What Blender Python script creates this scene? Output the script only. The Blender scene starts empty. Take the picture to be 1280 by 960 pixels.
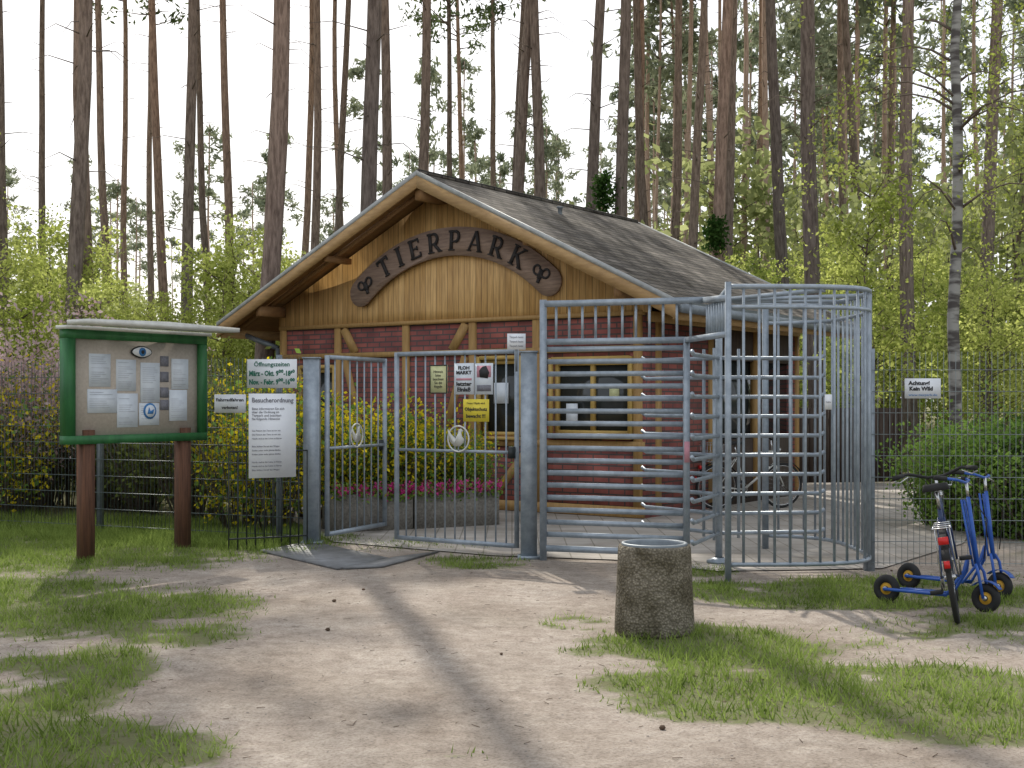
import bpy, math, random
import numpy as np
from mathutils import Vector, Matrix
random.seed(7); RNG=np.random.default_rng(7)
scene=bpy.context.scene
F=1600.0; H=1.6; HY=500.0
def G(px,py,z=0.0):
    d=(H-z)*F/(py-HY); return ((px-640)/F*d,d)
def PX(px,d): return (px-640)/F*d
def Z(py,d): return H+(HY-py)*d/F

# ---------------------------------------------------------------- materials
def newmat(name):
    m=bpy.data.materials.new(name); m.use_nodes=True
    nt=m.node_tree; nt.nodes.clear()
    out=nt.nodes.new('ShaderNodeOutputMaterial'); return m,nt,out
def N(nt,t,**k):
    n=nt.nodes.new(t)
    for a,b in k.items():
        if a.startswith('i_'): n.inputs[a[2:].replace('_',' ')].default_value=b
        else: setattr(n,a,b)
    return n
def ramp(nt,fac,stops):
    r=nt.nodes.new('ShaderNodeValToRGB'); e=r.color_ramp.elements
    while len(e)<len(stops): e.new(0.5)
    for i,(p,c) in enumerate(stops):
        e[i].position=p; e[i].color=(*c,1) if len(c)==3 else c
    nt.links.new(fac,r.inputs[0]); return r
def mixc(nt,fac,a,b,mode='MIX'):
    m=nt.nodes.new('ShaderNodeMix'); m.data_type='RGBA'; m.blend_type=mode
    for i,s in ((0,fac),(6,a),(7,b)):
        if hasattr(s,'default_value') or hasattr(s,'links'): nt.links.new(s,m.inputs[i])
        else: m.inputs[i].default_value=s if i==0 else (*s,1)
    return m.outputs[2]
def simple(name,c1,c2=None,scale=8,rough=.7,metal=0,bump=0,detail=6,stretch=(1,1,1),spec=.4):
    m,nt,out=newmat(name)
    b=N(nt,'ShaderNodeBsdfPrincipled'); b.inputs['Roughness'].default_value=rough
    b.inputs['Metallic'].default_value=metal; b.inputs['Specular IOR Level'].default_value=spec
    nt.links.new(b.outputs[0],out.inputs[0])
    if c2 is None: c2=tuple(x*.8 for x in c1)
    tc=N(nt,'ShaderNodeTexCoord'); mp=N(nt,'ShaderNodeMapping'); mp.inputs['Scale'].default_value=stretch
    nt.links.new(tc.outputs['Object'],mp.inputs[0])
    no=N(nt,'ShaderNodeTexNoise'); no.inputs['Scale'].default_value=scale; no.inputs['Detail'].default_value=detail
    no.inputs['Roughness'].default_value=.65
    nt.links.new(mp.outputs[0],no.inputs['Vector'])
    r=ramp(nt,no.outputs[0],[(.32,c2),(.68,c1)])
    nt.links.new(r.outputs[0],b.inputs['Base Color'])
    if bump:
        bp=N(nt,'ShaderNodeBump'); bp.inputs['Strength'].default_value=bump; bp.inputs['Distance'].default_value=.02
        nt.links.new(no.outputs[0],bp.inputs['Height']); nt.links.new(bp.outputs[0],b.inputs['Normal'])
    return m
def leafmat(name,cd,cl,trans=.5,nscale=.6):
    m,nt,out=newmat(name)
    geo=N(nt,'ShaderNodeNewGeometry'); no=N(nt,'ShaderNodeTexNoise'); no.inputs['Scale'].default_value=nscale; no.inputs['Detail'].default_value=1
    nt.links.new(geo.outputs['Position'],no.inputs['Vector'])
    ma=N(nt,'ShaderNodeMath',operation='MULTIPLY_ADD'); ma.inputs[1].default_value=.45
    nt.links.new(geo.outputs['Random Per Island'],ma.inputs[0])
    mb=N(nt,'ShaderNodeMath',operation='SUBTRACT'); mb.inputs[1].default_value=.2
    nt.links.new(no.outputs[0],mb.inputs[0]); nt.links.new(mb.outputs[0],ma.inputs[2])
    r=ramp(nt,ma.outputs[0],[(.2,cd),(.8,cl)])
    d=N(nt,'ShaderNodeBsdfDiffuse'); nt.links.new(r.outputs[0],d.inputs[0])
    if trans:
        t=N(nt,'ShaderNodeBsdfTranslucent'); mx=N(nt,'ShaderNodeMixShader'); mx.inputs[0].default_value=trans
        nt.links.new(r.outputs[0],t.inputs[0])
        nt.links.new(d.outputs[0],mx.inputs[1]); nt.links.new(t.outputs[0],mx.inputs[2]); nt.links.new(mx.outputs[0],out.inputs[0])
    else: nt.links.new(d.outputs[0],out.inputs[0])
    return m
M={}
M['galv']=simple('galvanised_steel',(.37,.42,.47),(.23,.27,.31),scale=9,rough=.42,metal=.3,bump=.05)
M['galvd']=simple('galvanised_dark',(.23,.26,.28),(.15,.17,.19),scale=9,rough=.5,metal=.3)
M['darkiron']=simple('dark_iron',(.03,.035,.035),(.015,.02,.02),rough=.5)
M['wire']=simple('fence_wire',(.10,.13,.125),(.06,.08,.08),rough=.5,metal=.1)
M['wirel']=simple('fence_wire_light',(.27,.31,.31),(.18,.21,.21),rough=.5,metal=.2)
M['white']=simple('white_panel',(.78,.80,.82),(.70,.72,.76),scale=4,rough=.4)
M['paper']=simple('paper',(.72,.77,.82),(.62,.67,.73),scale=6,rough=.8)
M['black']=simple('black_print',(.03,.03,.035),(.02,.02,.02),rough=.6)
M['grey']=simple('grey_print',(.22,.22,.25),(.14,.14,.16),rough=.7,scale=40)
M['faint']=simple('faint_print',(.46,.48,.52),(.36,.38,.42),rough=.7,scale=40)
M['greenprint']=simple('green_print',(.02,.16,.10),(.01,.12,.08),rough=.6)
M['blueprint']=simple('blue_print',(.05,.22,.50),(.04,.16,.4),rough=.6)
M['pinkprint']=simple('pink_print',(.6,.3,.34),(.5,.22,.28),rough=.6)
M['yellow']=simple('yellow_sign',(.75,.62,.06),(.68,.55,.05),rough=.5)
M['cream']=simple('cream_sign',(.62,.62,.34),(.5,.52,.28),rough=.6)
M['greenpaint']=simple('green_paint',(.035,.165,.05),(.015,.095,.03),scale=9,rough=.5,bump=.15,stretch=(1,1,.3))
M['cork']=simple('cork_board',(.52,.46,.39),(.43,.37,.31),scale=30,rough=.9)
M['postwood']=simple('brown_post_wood',(.16,.072,.04),(.065,.03,.018),scale=7,rough=.8,bump=.5,stretch=(5,5,.4))
M['tin']=simple('white_sheet_roof',(.66,.66,.62),(.5,.5,.46),rough=.45,metal=.1)
M['verge']=simple('verge_trim',(.42,.43,.42),(.28,.29,.28),rough=.5,metal=.1)
M['fascia']=simple('fascia_wood',(.44,.28,.12),(.30,.18,.075),scale=5,rough=.6,bump=.1,stretch=(1,1,4))
M['soffit']=simple('soffit_wood',(.32,.18,.075),(.21,.11,.045),scale=8,rough=.7,stretch=(6,.5,1),bump=.1)
M['timber']=simple('timber_frame',(.42,.26,.09),(.30,.17,.06),scale=6,rough=.6,bump=.2,stretch=(4,4,.6))
M['winframe']=simple('window_frame_wood',(.52,.36,.10),(.42,.27,.08),scale=8,rough=.5)
M['signwood']=simple('carved_sign_wood',(.34,.24,.18),(.18,.12,.09),scale=5,rough=.75,bump=.4,stretch=(.6,1,6))
M['letter']=simple('dark_letters',(.035,.03,.03),(.02,.018,.018),rough=.7)
M['shed']=simple('dark_wood',(.07,.048,.035),(.035,.024,.018),scale=5,rough=.8,stretch=(4,4,.5),bump=.2)
M['plant_conc']=simple('aggregate_concrete',(.27,.25,.22),(.13,.12,.10),scale=38,rough=.95,bump=.8)
M['asphaltplate']=simple('steel_plate',(.22,.225,.23),(.12,.12,.12),scale=5,rough=.6,metal=.1,bump=.2)
M['rubber']=simple('tyre_rubber',(.025,.025,.025),(.015,.015,.015),rough=.8)
M['blue']=simple('blue_enamel',(.03,.11,.42),(.02,.075,.32),rough=.35)
M['bikeframe']=simple('dark_blue_enamel',(.025,.05,.13),(.02,.035,.1),rough=.3)
M['chrome']=simple('chrome',(.6,.6,.6),(.45,.45,.45),rough=.25,metal=.9)
M['red']=simple('red_plastic',(.6,.02,.02),(.5,.015,.015),rough=.3)
M['hub']=simple('yellow_hub',(.70,.40,.04),(.5,.27,.03),rough=.5)
M['stone']=simple('pebble',(.34,.30,.26),(.20,.17,.14),scale=2,rough=.9)
M['cone']=simple('pine_cone',(.13,.08,.05),(.06,.04,.025),scale=20,rough=.9)
M['twig']=simple('twig_bark',(.17,.13,.10),(.09,.07,.055),scale=10,rough=.9)
M['pinkflower']=leafmat('pink_flowers',(.45,.03,.16),(.75,.10,.36),.3,4)
M['forsythia']=leafmat('forsythia_flowers',(.34,.32,.02),(.85,.68,.03),.4,2.5)
M['blossom']=leafmat('pink_blossom',(.42,.28,.28),(.68,.54,.53),.5,1)
M['spring']=leafmat('spring_leaves',(.26,.32,.06),(.64,.69,.22),.6,.45)
M['spring2']=leafmat('mid_leaves',(.15,.21,.04),(.44,.50,.13),.55,.5)
M['hazeleaf']=leafmat('haze_tinted_far_leaves',(.22,.26,.10),(.50,.54,.25),.5,.25)  # distant foliage: aerial haze painted in as a paler leaf colour
M['under']=leafmat('undergrowth_leaves',(.06,.065,.025),(.19,.23,.06),.4,.9)
M['hedge']=leafmat('hedge_leaves',(.07,.14,.03),(.26,.40,.08),.45,1.2)
M['needle']=leafmat('pine_needles',(.06,.09,.04),(.16,.20,.09),.35,.5)
M['hazeneedle']=leafmat('haze_tinted_far_needles',(.18,.21,.14),(.33,.36,.24),.35,.2)  # needles greyed and lightened, distance haze put into the colour
M['grassm']=leafmat('grass_blades',(.10,.15,.03),(.30,.39,.10),.45,1.5)
M['birchleaf']=leafmat('birch_leaves',(.26,.33,.05),(.55,.60,.17),.55,.8)
M['ivy']=leafmat('ivy_leaves',(.02,.05,.012),(.06,.12,.03),.3,2)
m,nt,out=newmat('window_glass'); b=N(nt,'ShaderNodeBsdfPrincipled'); b.inputs['Base Color'].default_value=(.03,.035,.035,1); b.inputs['Roughness'].default_value=.08
nt.links.new(b.outputs[0],out.inputs[0]); M['glass']=m
def wallvec(nt):
    tc=N(nt,'ShaderNodeTexCoord'); s=N(nt,'ShaderNodeSeparateXYZ'); nt.links.new(tc.outputs['Object'],s.inputs[0])
    a=N(nt,'ShaderNodeMath',operation='ADD'); nt.links.new(s.outputs[0],a.inputs[0]); nt.links.new(s.outputs[1],a.inputs[1])
    c=N(nt,'ShaderNodeCombineXYZ'); nt.links.new(a.outputs[0],c.inputs[0]); nt.links.new(s.outputs[2],c.inputs[1]); return c.outputs[0],tc
m,nt,out=newmat('red_brick'); vec,tc=wallvec(nt)
br=N(nt,'ShaderNodeTexBrick'); br.inputs['Scale'].default_value=1; br.inputs['Brick Width'].default_value=.25; br.inputs['Row Height'].default_value=.078
br.inputs['Mortar Size'].default_value=.011; br.inputs['Color1'].default_value=(.33,.10,.08,1); br.inputs['Color2'].default_value=(.20,.062,.058,1); br.inputs['Mortar'].default_value=(.09,.068,.065,1)
nt.links.new(vec,br.inputs['Vector']); b=N(nt,'ShaderNodeBsdfPrincipled'); b.inputs['Roughness'].default_value=.85
no=N(nt,'ShaderNodeTexNoise'); no.inputs['Scale'].default_value=3; no.inputs['Detail'].default_value=8
nt.links.new(tc.outputs['Object'],no.inputs['Vector']); r=ramp(nt,no.outputs[0],[(.3,(.65,.65,.65)),(.7,(1.2,1.15,1.1))])
nt.links.new(mixc(nt,1.0,br.outputs[0],r.outputs[0],'MULTIPLY'),b.inputs['Base Color'])
bp=N(nt,'ShaderNodeBump'); bp.inputs['Strength'].default_value=.5; bp.inputs['Distance'].default_value=.01; bp.invert=True
nt.links.new(br.outputs[1],bp.inputs['Height']); nt.links.new(bp.outputs[0],b.inputs['Normal']); nt.links.new(b.outputs[0],out.inputs[0]); M['brick']=m
m,nt,out=newmat('gable_boards'); vec,tc=wallvec(nt); s=N(nt,'ShaderNodeSeparateXYZ'); nt.links.new(vec,s.inputs[0])
mu=N(nt,'ShaderNodeMath',operation='MULTIPLY'); mu.inputs[1].default_value=1/.105; nt.links.new(s.outputs[0],mu.inputs[0])
fl=N(nt,'ShaderNodeMath',operation='FLOOR'); fr=N(nt,'ShaderNodeMath',operation='FRACT'); nt.links.new(mu.outputs[0],fl.inputs[0]); nt.links.new(mu.outputs[0],fr.inputs[0])
wn=N(nt,'ShaderNodeTexWhiteNoise',noise_dimensions='1D'); nt.links.new(fl.outputs[0],wn.inputs['W'])
r=ramp(nt,wn.outputs[0],[(0,(.48,.28,.095)),(1,(.66,.42,.17))])
g=ramp(nt,fr.outputs[0],[(0,(.3,.3,.3)),(.06,(1,1,1)),(.94,(1,1,1)),(1,(.3,.3,.3))])
mp=N(nt,'ShaderNodeMapping'); mp.inputs['Scale'].default_value=(12,12,1); nt.links.new(tc.outputs['Object'],mp.inputs[0])
no=N(nt,'ShaderNodeTexNoise'); no.inputs['Scale'].default_value=2.5; no.inputs['Detail'].default_value=8; nt.links.new(mp.outputs[0],no.inputs['Vector'])
r2=ramp(nt,no.outputs[0],[(.3,(.7,.66,.6)),(.65,(1.1,1.1,1.1))])
c=mixc(nt,1.0,r.outputs[0],g.outputs[0],'MULTIPLY'); c=mixc(nt,1.0,c,r2.outputs[0],'MULTIPLY')
b=N(nt,'ShaderNodeBsdfPrincipled'); b.inputs['Roughness'].default_value=.6; nt.links.new(c,b.inputs['Base Color'])
bp=N(nt,'ShaderNodeBump'); bp.inputs['Strength'].default_value=.6; bp.inputs['Distance'].default_value=.01; nt.links.new(g.outputs[0],bp.inputs['Height']); nt.links.new(bp.outputs[0],b.inputs['Normal'])
nt.links.new(b.outputs[0],out.inputs[0]); M['boards']=m
m,nt,out=newmat('roof_shingles'); tc=N(nt,'ShaderNodeTexCoord'); s=N(nt,'ShaderNodeSeparateXYZ'); nt.links.new(tc.outputs['Object'],s.inputs[0])
c=N(nt,'ShaderNodeCombineXYZ'); nt.links.new(s.outputs[1],c.inputs[0]); nt.links.new(s.outputs[0],c.inputs[1])
br=N(nt,'ShaderNodeTexBrick'); br.inputs['Scale'].default_value=1; br.inputs['Brick Width'].default_value=.33; br.inputs['Row Height'].default_value=.14
br.inputs['Mortar Size'].default_value=.014; br.inputs['Color1'].default_value=(.15,.138,.122,1); br.inputs['Color2'].default_value=(.08,.073,.067,1); br.inputs['Mortar'].default_value=(.03,.03,.027,1)
nt.links.new(c.outputs[0],br.inputs['Vector'])
no=N(nt,'ShaderNodeTexNoise'); no.inputs['Scale'].default_value=2.2; no.inputs['Detail'].default_value=10; no.inputs['Roughness'].default_value=.75; nt.links.new(tc.outputs['Object'],no.inputs['Vector'])
r=ramp(nt,no.outputs[0],[(.38,(.42,.38,.32)),(.60,(1.3,1.25,1.2))])
b=N(nt,'ShaderNodeBsdfPrincipled'); b.inputs['Roughness'].default_value=.9; b.inputs['Specular IOR Level'].default_value=.2
nt.links.new(mixc(nt,1.0,br.outputs[0],r.outputs[0],'MULTIPLY'),b.inputs['Base Color'])
bp=N(nt,'ShaderNodeBump'); bp.inputs['Strength'].default_value=.8; bp.inputs['Distance'].default_value=.02; bp.invert=True; nt.links.new(br.outputs[1],bp.inputs['Height']); nt.links.new(bp.outputs[0],b.inputs['Normal'])
nt.links.new(b.outputs[0],out.inputs[0]); M['roof']=m
def barkmat(name,lo,hi,dark,z0,z1):
    m,nt,out=newmat(name); tc=N(nt,'ShaderNodeTexCoord'); s=N(nt,'ShaderNodeSeparateXYZ'); nt.links.new(tc.outputs['Object'],s.inputs[0])
    mr=N(nt,'ShaderNodeMapRange'); mr.inputs[1].default_value=z0; mr.inputs[2].default_value=z1; nt.links.new(s.outputs[2],mr.inputs[0])
    mp=N(nt,'ShaderNodeMapping'); mp.inputs['Scale'].default_value=(5,5,.9); nt.links.new(tc.outputs['Object'],mp.inputs[0])
    no=N(nt,'ShaderNodeTexNoise'); no.inputs['Scale'].default_value=3.5; no.inputs['Detail'].default_value=8; no.inputs['Roughness'].default_value=.7; nt.links.new(mp.outputs[0],no.inputs['Vector'])
    r=ramp(nt,no.outputs[0],[(.38,dark),(.6,(1,1,1))])
    c=mixc(nt,mr.outputs[0],lo,hi); oi=N(nt,'ShaderNodeObjectInfo'); v=ramp(nt,oi.outputs['Random'],[(0,(.62,.66,.70)),(.5,(1,1,1)),(1,(1.25,1.12,1.04))])
    c=mixc(nt,1.0,c,r.outputs[0],'MULTIPLY'); c=mixc(nt,1.0,c,v.outputs[0],'MULTIPLY')
    b=N(nt,'ShaderNodeBsdfPrincipled'); b.inputs['Roughness'].default_value=.9; b.inputs['Specular IOR Level'].default_value=.2; nt.links.new(c,b.inputs['Base Color'])
    bp=N(nt,'ShaderNodeBump'); bp.inputs['Strength'].default_value=.8; bp.inputs['Distance'].default_value=.03; nt.links.new(no.outputs[0],bp.inputs['Height']); nt.links.new(bp.outputs[0],b.inputs['Normal'])
    nt.links.new(b.outputs[0],out.inputs[0]); return m
M['pinebark']=barkmat('pine_bark',(.23,.195,.175),(.37,.265,.20),(.45,.43,.42),2,15)
M['hazebark']=barkmat('haze_tinted_far_bark',(.34,.30,.28),(.47,.37,.31),(.65,.63,.61),2,14)  # lighter copy of the pine bark, atmospheric haze painted into its tones
m,nt,out=newmat('birch_bark'); tc=N(nt,'ShaderNodeTexCoord'); mp=N(nt,'ShaderNodeMapping'); mp.inputs['Scale'].default_value=(1.2,1.2,5); nt.links.new(tc.outputs['Object'],mp.inputs[0])
no=N(nt,'ShaderNodeTexNoise'); no.inputs['Scale'].default_value=1.6; no.inputs['Detail'].default_value=6; nt.links.new(mp.outputs[0],no.inputs['Vector'])
r=ramp(nt,no.outputs[0],[(.44,(.07,.06,.055)),(.58,(.30,.29,.265))]); b=N(nt,'ShaderNodeBsdfPrincipled'); b.inputs['Roughness'].default_value=.8
nt.links.new(r.outputs[0],b.inputs['Base Color']); nt.links.new(b.outputs[0],out.inputs[0]); M['birch']=m
m,nt,out=newmat('paving_slabs'); tc=N(nt,'ShaderNodeTexCoord')
br=N(nt,'ShaderNodeTexBrick'); br.inputs['Scale'].default_value=1; br.inputs['Brick Width'].default_value=.3; br.inputs['Row Height'].default_value=.3; br.offset=0
br.inputs['Mortar Size'].default_value=.008; br.inputs['Color1'].default_value=(.42,.385,.35,1); br.inputs['Color2'].default_value=(.35,.325,.295,1); br.inputs['Mortar'].default_value=(.22,.20,.17,1)
nt.links.new(tc.outputs['Object'],br.inputs['Vector'])
no=N(nt,'ShaderNodeTexNoise'); no.inputs['Scale'].default_value=1.5; no.inputs['Detail'].default_value=9; nt.links.new(tc.outputs['Object'],no.inputs['Vector']); r=ramp(nt,no.outputs[0],[(.3,(.65,.62,.57)),(.7,(1.1,1.1,1.1))])
b=N(nt,'ShaderNodeBsdfPrincipled'); b.inputs['Roughness'].default_value=.85; nt.links.new(mixc(nt,1.0,br.outputs[0],r.outputs[0],'MULTIPLY'),b.inputs['Base Color']); nt.links.new(b.outputs[0],out.inputs[0]); M['paving']=m
m,nt,out=newmat('sandy_ground'); tc=N(nt,'ShaderNodeTexCoord')
def noise(scale,det=8,ro=.6):
    n=N(nt,'ShaderNodeTexNoise'); n.inputs['Scale'].default_value=scale; n.inputs['Detail'].default_value=det; n.inputs['Roughness'].default_value=ro
    nt.links.new(tc.outputs['Object'],n.inputs['Vector']); return n.outputs[0]
n0=noise(.45,5); n1=noise(1.7); n2=noise(9,10,.75); n3=noise(60,4,.7)
sand=ramp(nt,n1,[(.3,(.36,.305,.26)),(.7,(.49,.435,.38))]).outputs[0]
sand=mixc(nt,.9,sand,ramp(nt,n0,[(.35,(.74,.72,.69)),(.6,(1.05,1.05,1.05))]).outputs[0],'MULTIPLY')
sand=mixc(nt,.8,sand,ramp(nt,n2,[(.3,(.58,.55,.52)),(.62,(1.08,1.08,1.08))]).outputs[0],'MULTIPLY')
sand=mixc(nt,.7,sand,ramp(nt,n3,[(.32,(.5,.46,.42)),(.5,(1,1,1)),(.72,(1.25,1.25,1.25))]).outputs[0],'MULTIPLY')
gr=ramp(nt,n2,[(.35,(.14,.13,.07)),(.65,(.16,.20,.07))]).outputs[0]
fo=ramp(nt,n2,[(.35,(.13,.10,.07)),(.65,(.18,.20,.08))]).outputs[0]
at=N(nt,'ShaderNodeAttribute',attribute_name='grass'); at2=N(nt,'ShaderNodeAttribute',attribute_name='forest')
ad=N(nt,'ShaderNodeMath',operation='ADD'); nt.links.new(at.outputs['Fac'],ad.inputs[0]); nt.links.new(n2,ad.inputs[1])
gm=ramp(nt,ad.outputs[0],[(.75,(0,0,0)),(1.25,(.9,.9,.9))]).outputs[0]
c=mixc(nt,gm,sand,gr); c=mixc(nt,at2.outputs['Fac'],c,fo)
b=N(nt,'ShaderNodeBsdfPrincipled'); b.inputs['Roughness'].default_value=.95; b.inputs['Specular IOR Level'].default_value=.1; nt.links.new(c,b.inputs['Base Color'])
mm=N(nt,'ShaderNodeMath',operation='MULTIPLY_ADD'); mm.inputs[1].default_value=.4; nt.links.new(n3,mm.inputs[0]); nt.links.new(n2,mm.inputs[2])
bp=N(nt,'ShaderNodeBump'); bp.inputs['Strength'].default_value=.9; bp.inputs['Distance'].default_value=.04; nt.links.new(mm.outputs[0],bp.inputs['Height']); nt.links.new(bp.outputs[0],b.inputs['Normal'])
nt.links.new(b.outputs[0],out.inputs[0]); M['ground']=m
m,nt,out=newmat('weathered_aggregate_concrete'); tc=N(nt,'ShaderNodeTexCoord')
n1=noise(60,6,.7); n2_=noise(5,6,.65); b=N(nt,'ShaderNodeBsdfPrincipled'); b.inputs['Roughness'].default_value=.95; b.inputs['Specular IOR Level'].default_value=.15
vo=N(nt,'ShaderNodeTexVoronoi'); vo.inputs['Scale'].default_value=58; nt.links.new(tc.outputs['Object'],vo.inputs['Vector'])
c=ramp(nt,n1,[(.35,(.17,.155,.13)),(.65,(.31,.29,.25))]).outputs[0]
c=mixc(nt,.8,c,ramp(nt,vo.outputs['Distance'],[(.1,(1.2,1.17,1.1)),(.65,(.5,.48,.44))]).outputs[0],'MULTIPLY')
c=mixc(nt,1.0,c,ramp(nt,n2_,[(.38,(.52,.49,.41)),(.62,(1.1,1.07,1.02))]).outputs[0],'MULTIPLY'); nt.links.new(c,b.inputs['Base Color'])
bp=N(nt,'ShaderNodeBump'); bp.invert=True; bp.inputs['Strength'].default_value=.8; bp.inputs['Distance'].default_value=.015; nt.links.new(vo.outputs['Distance'],bp.inputs['Height']); nt.links.new(bp.outputs[0],b.inputs['Normal'])
nt.links.new(b.outputs[0],out.inputs[0]); M['binconc']=m

# ---------------------------------------------------------------- mesh builder
def npmesh(name,va,loops,lt,mi,mats):
    me=bpy.data.meshes.new(name)
    me.vertices.add(len(va)); me.vertices.foreach_set('co',va.astype(np.float32).ravel()); me.loops.add(len(loops)); me.loops.foreach_set('vertex_index',loops.astype(np.int32))
    me.polygons.add(len(lt)); st=np.concatenate([[0],np.cumsum(lt)[:-1]]).astype(np.int32); me.polygons.foreach_set('loop_start',st)
    try: me.polygons.foreach_set('loop_total',lt.astype(np.int32))
    except Exception: pass
    for x in mats: me.materials.append(M[x])
    me.polygons.foreach_set('material_index',mi.astype(np.int32)); me.update(calc_edges=True); return me
class MB:
    def __init__(s): s.v=[];s.f=[];s.m=[];s.mats=[];s.np=[]
    def mi(s,mat):
        if mat not in s.mats: s.mats.append(mat)
        return s.mats.index(mat)
    def add(s,vs,fs,mat):
        o=len(s.v); s.v.extend([tuple(x) for x in vs]); k=s.mi(mat)
        for f in fs: s.f.append([i+o for i in f]); s.m.append(k)
    def box(s,x0,x1,y0,y1,z0,z1,mat):
        vs=[(x,y,z) for z in (z0,z1) for y in (y0,y1) for x in (x0,x1)]
        s.add(vs,[(0,2,3,1),(4,5,7,6),(0,1,5,4),(2,6,7,3),(0,4,6,2),(1,3,7,5)],mat)
    def beam(s,p0,p1,w,h,mat,up=(0,0,1)):
        p0=Vector(p0);p1=Vector(p1);d=(p1-p0).normalized();up=Vector(up)
        if abs(d.dot(up))>.98: up=Vector((0,1,0))
        a=d.cross(up).normalized()*w/2; b=a.cross(d).normalized()*h/2
        vs=[p0-a-b,p0+a-b,p0+a+b,p0-a+b,p1-a-b,p1+a-b,p1+a+b,p1-a+b]
        s.add(vs,[(3,2,1,0),(4,5,6,7),(0,1,5,4),(1,2,6,5),(2,3,7,6),(3,0,4,7)],mat)
    def path(s,pts,rs,mat,n=8,closed=False):
        pts=[Vector(p) for p in pts]; k=len(pts)
        if not hasattr(rs,'__len__'): rs=[rs]*k
        vs=[];prev=None
        for i,p in enumerate(pts):
            if closed: t=(pts[(i+1)%k]-pts[i-1])
            else: t=pts[min(i+1,k-1)]-pts[max(i-1,0)]
            t.normalize()
            if prev is None:
                a=Vector((0,0,1)) if abs(t.z)<.9 else Vector((1,0,0)); a=(a-t*a.dot(t)).normalized()
            else: a=(prev-t*prev.dot(t)).normalized()
            prev=a; b=t.cross(a)
            for j in range(n):
                an=2*math.pi*j/n; vs.append(p+(a*math.cos(an)+b*math.sin(an))*rs[i])
        fs=[]
        for i in range(k if closed else k-1):
            i2=(i+1)%k
            for j in range(n): fs.append((i*n+j,i*n+(j+1)%n,i2*n+(j+1)%n,i2*n+j))
        if not closed: fs.append(tuple(range(n-1,-1,-1))); fs.append(tuple((k-1)*n+j for j in range(n)))
        s.add(vs,fs,mat)
    def tube(s,p0,p1,r,mat,n=6,r1=None): s.path([p0,p1],[r,r if r1 is None else r1],mat,n)
    def ring(s,c,ax,R,r,mat,k=28,n=6):
        ax=Vector(ax).normalized(); a=ax.orthogonal().normalized(); b=ax.cross(a); c=Vector(c)
        s.path([c+(a*math.cos(2*math.pi*i/k)+b*math.sin(2*math.pi*i/k))*R for i in range(k)],r,mat,n,True)
    def prism(s,poly,o,u,w,t,mat):
        o=Vector(o);u=Vector(u);w=Vector(w);nn=u.cross(w).normalized()*t;k=len(poly)
        vs=[o+u*x+w*y for x,y in poly]; vs+= [v-nn for v in vs]
        fs=[tuple(range(k)),tuple(range(2*k-1,k-1,-1))]+[(i,i+k,(i+1)%k+k,(i+1)%k) for i in range(k)]
        s.add(vs,fs,mat)
    def lathe(s,prof,c,mat,n=32):
        vs=[];k=len(prof)
        for r,z in prof:
            for j in range(n): an=2*math.pi*j/n; vs.append((c[0]+r*math.cos(an),c[1]+r*math.sin(an),c[2]+z))
        fs=[(i*n+j,i*n+(j+1)%n,(i+1)*n+(j+1)%n,(i+1)*n+j) for i in range(k-1) for j in range(n)]
        s.add(vs,fs,mat)
    def quads(s,arr,mat,nv=4): s.np.append((arr,s.mi(mat),nv))
    def data(s):
        va=[np.array(s.v,dtype=np.float32).reshape(-1,3)]; loops=[np.array([i for f in s.f for i in f],dtype=np.int32)]
        lt=[np.array([len(f) for f in s.f],dtype=np.int32)]; mi=[np.array(s.m,dtype=np.int32)]; o=len(s.v)
        for arr,k,nv in s.np:
            a=arr.reshape(-1,3).astype(np.float32); va.append(a); loops.append(np.arange(o,o+len(a),dtype=np.int32)); nf=len(a)//nv
            lt.append(np.full(nf,nv,np.int32)); mi.append(np.full(nf,k,np.int32)); o+=len(a)
        return np.concatenate(va),np.concatenate(loops),np.concatenate(lt),np.concatenate(mi),s.mats
    def mesh(s,name):
        me=npmesh(name,*s.data()); me.validate(); return me
    def obj(s,name,parent=None,smooth=False,loc=(0,0,0),rotz=0):
        me=s.mesh(name)
        if smooth: me.polygons.foreach_set('use_smooth',[True]*len(me.polygons))
        return put(me,name,loc,rotz,parent)
def bake(name,items):
    V_=[];L_=[];T_=[];I_=[];o=0;mats=[]
    for (va,lo,lt,mi,mm),loc,rz_,sc in items:
        c,s_=math.cos(rz_),math.sin(rz_); v=va*np.array(sc); v=np.stack([v[:,0]*c-v[:,1]*s_,v[:,0]*s_+v[:,1]*c,v[:,2]],1)+np.array(loc)
        for x in mm:
            if x not in mats: mats.append(x)
        mp=np.array([mats.index(x) for x in mm]); V_.append(v);L_.append(lo+o);T_.append(lt);I_.append(mp[mi]);o+=len(v)
    return put(npmesh(name,np.concatenate(V_),np.concatenate(L_),np.concatenate(T_),np.concatenate(I_),mats),name)
def put(me,name,loc=(0,0,0),rotz=0,parent=None,sc=1.0,lean=(0,0)):
    o=bpy.data.objects.new(name,me); scene.collection.objects.link(o); o.location=loc; o.rotation_euler=(lean[0],lean[1],rotz)
    o.scale=(sc,sc,sc) if not hasattr(sc,'__len__') else sc
    if parent: o.parent=parent
    return o
def empty(name,loc=(0,0,0),rotz=0):
    o=bpy.data.objects.new(name,None); scene.collection.objects.link(o); o.location=loc; o.rotation_euler=(0,0,rotz); o.empty_display_size=.1; return o
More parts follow.
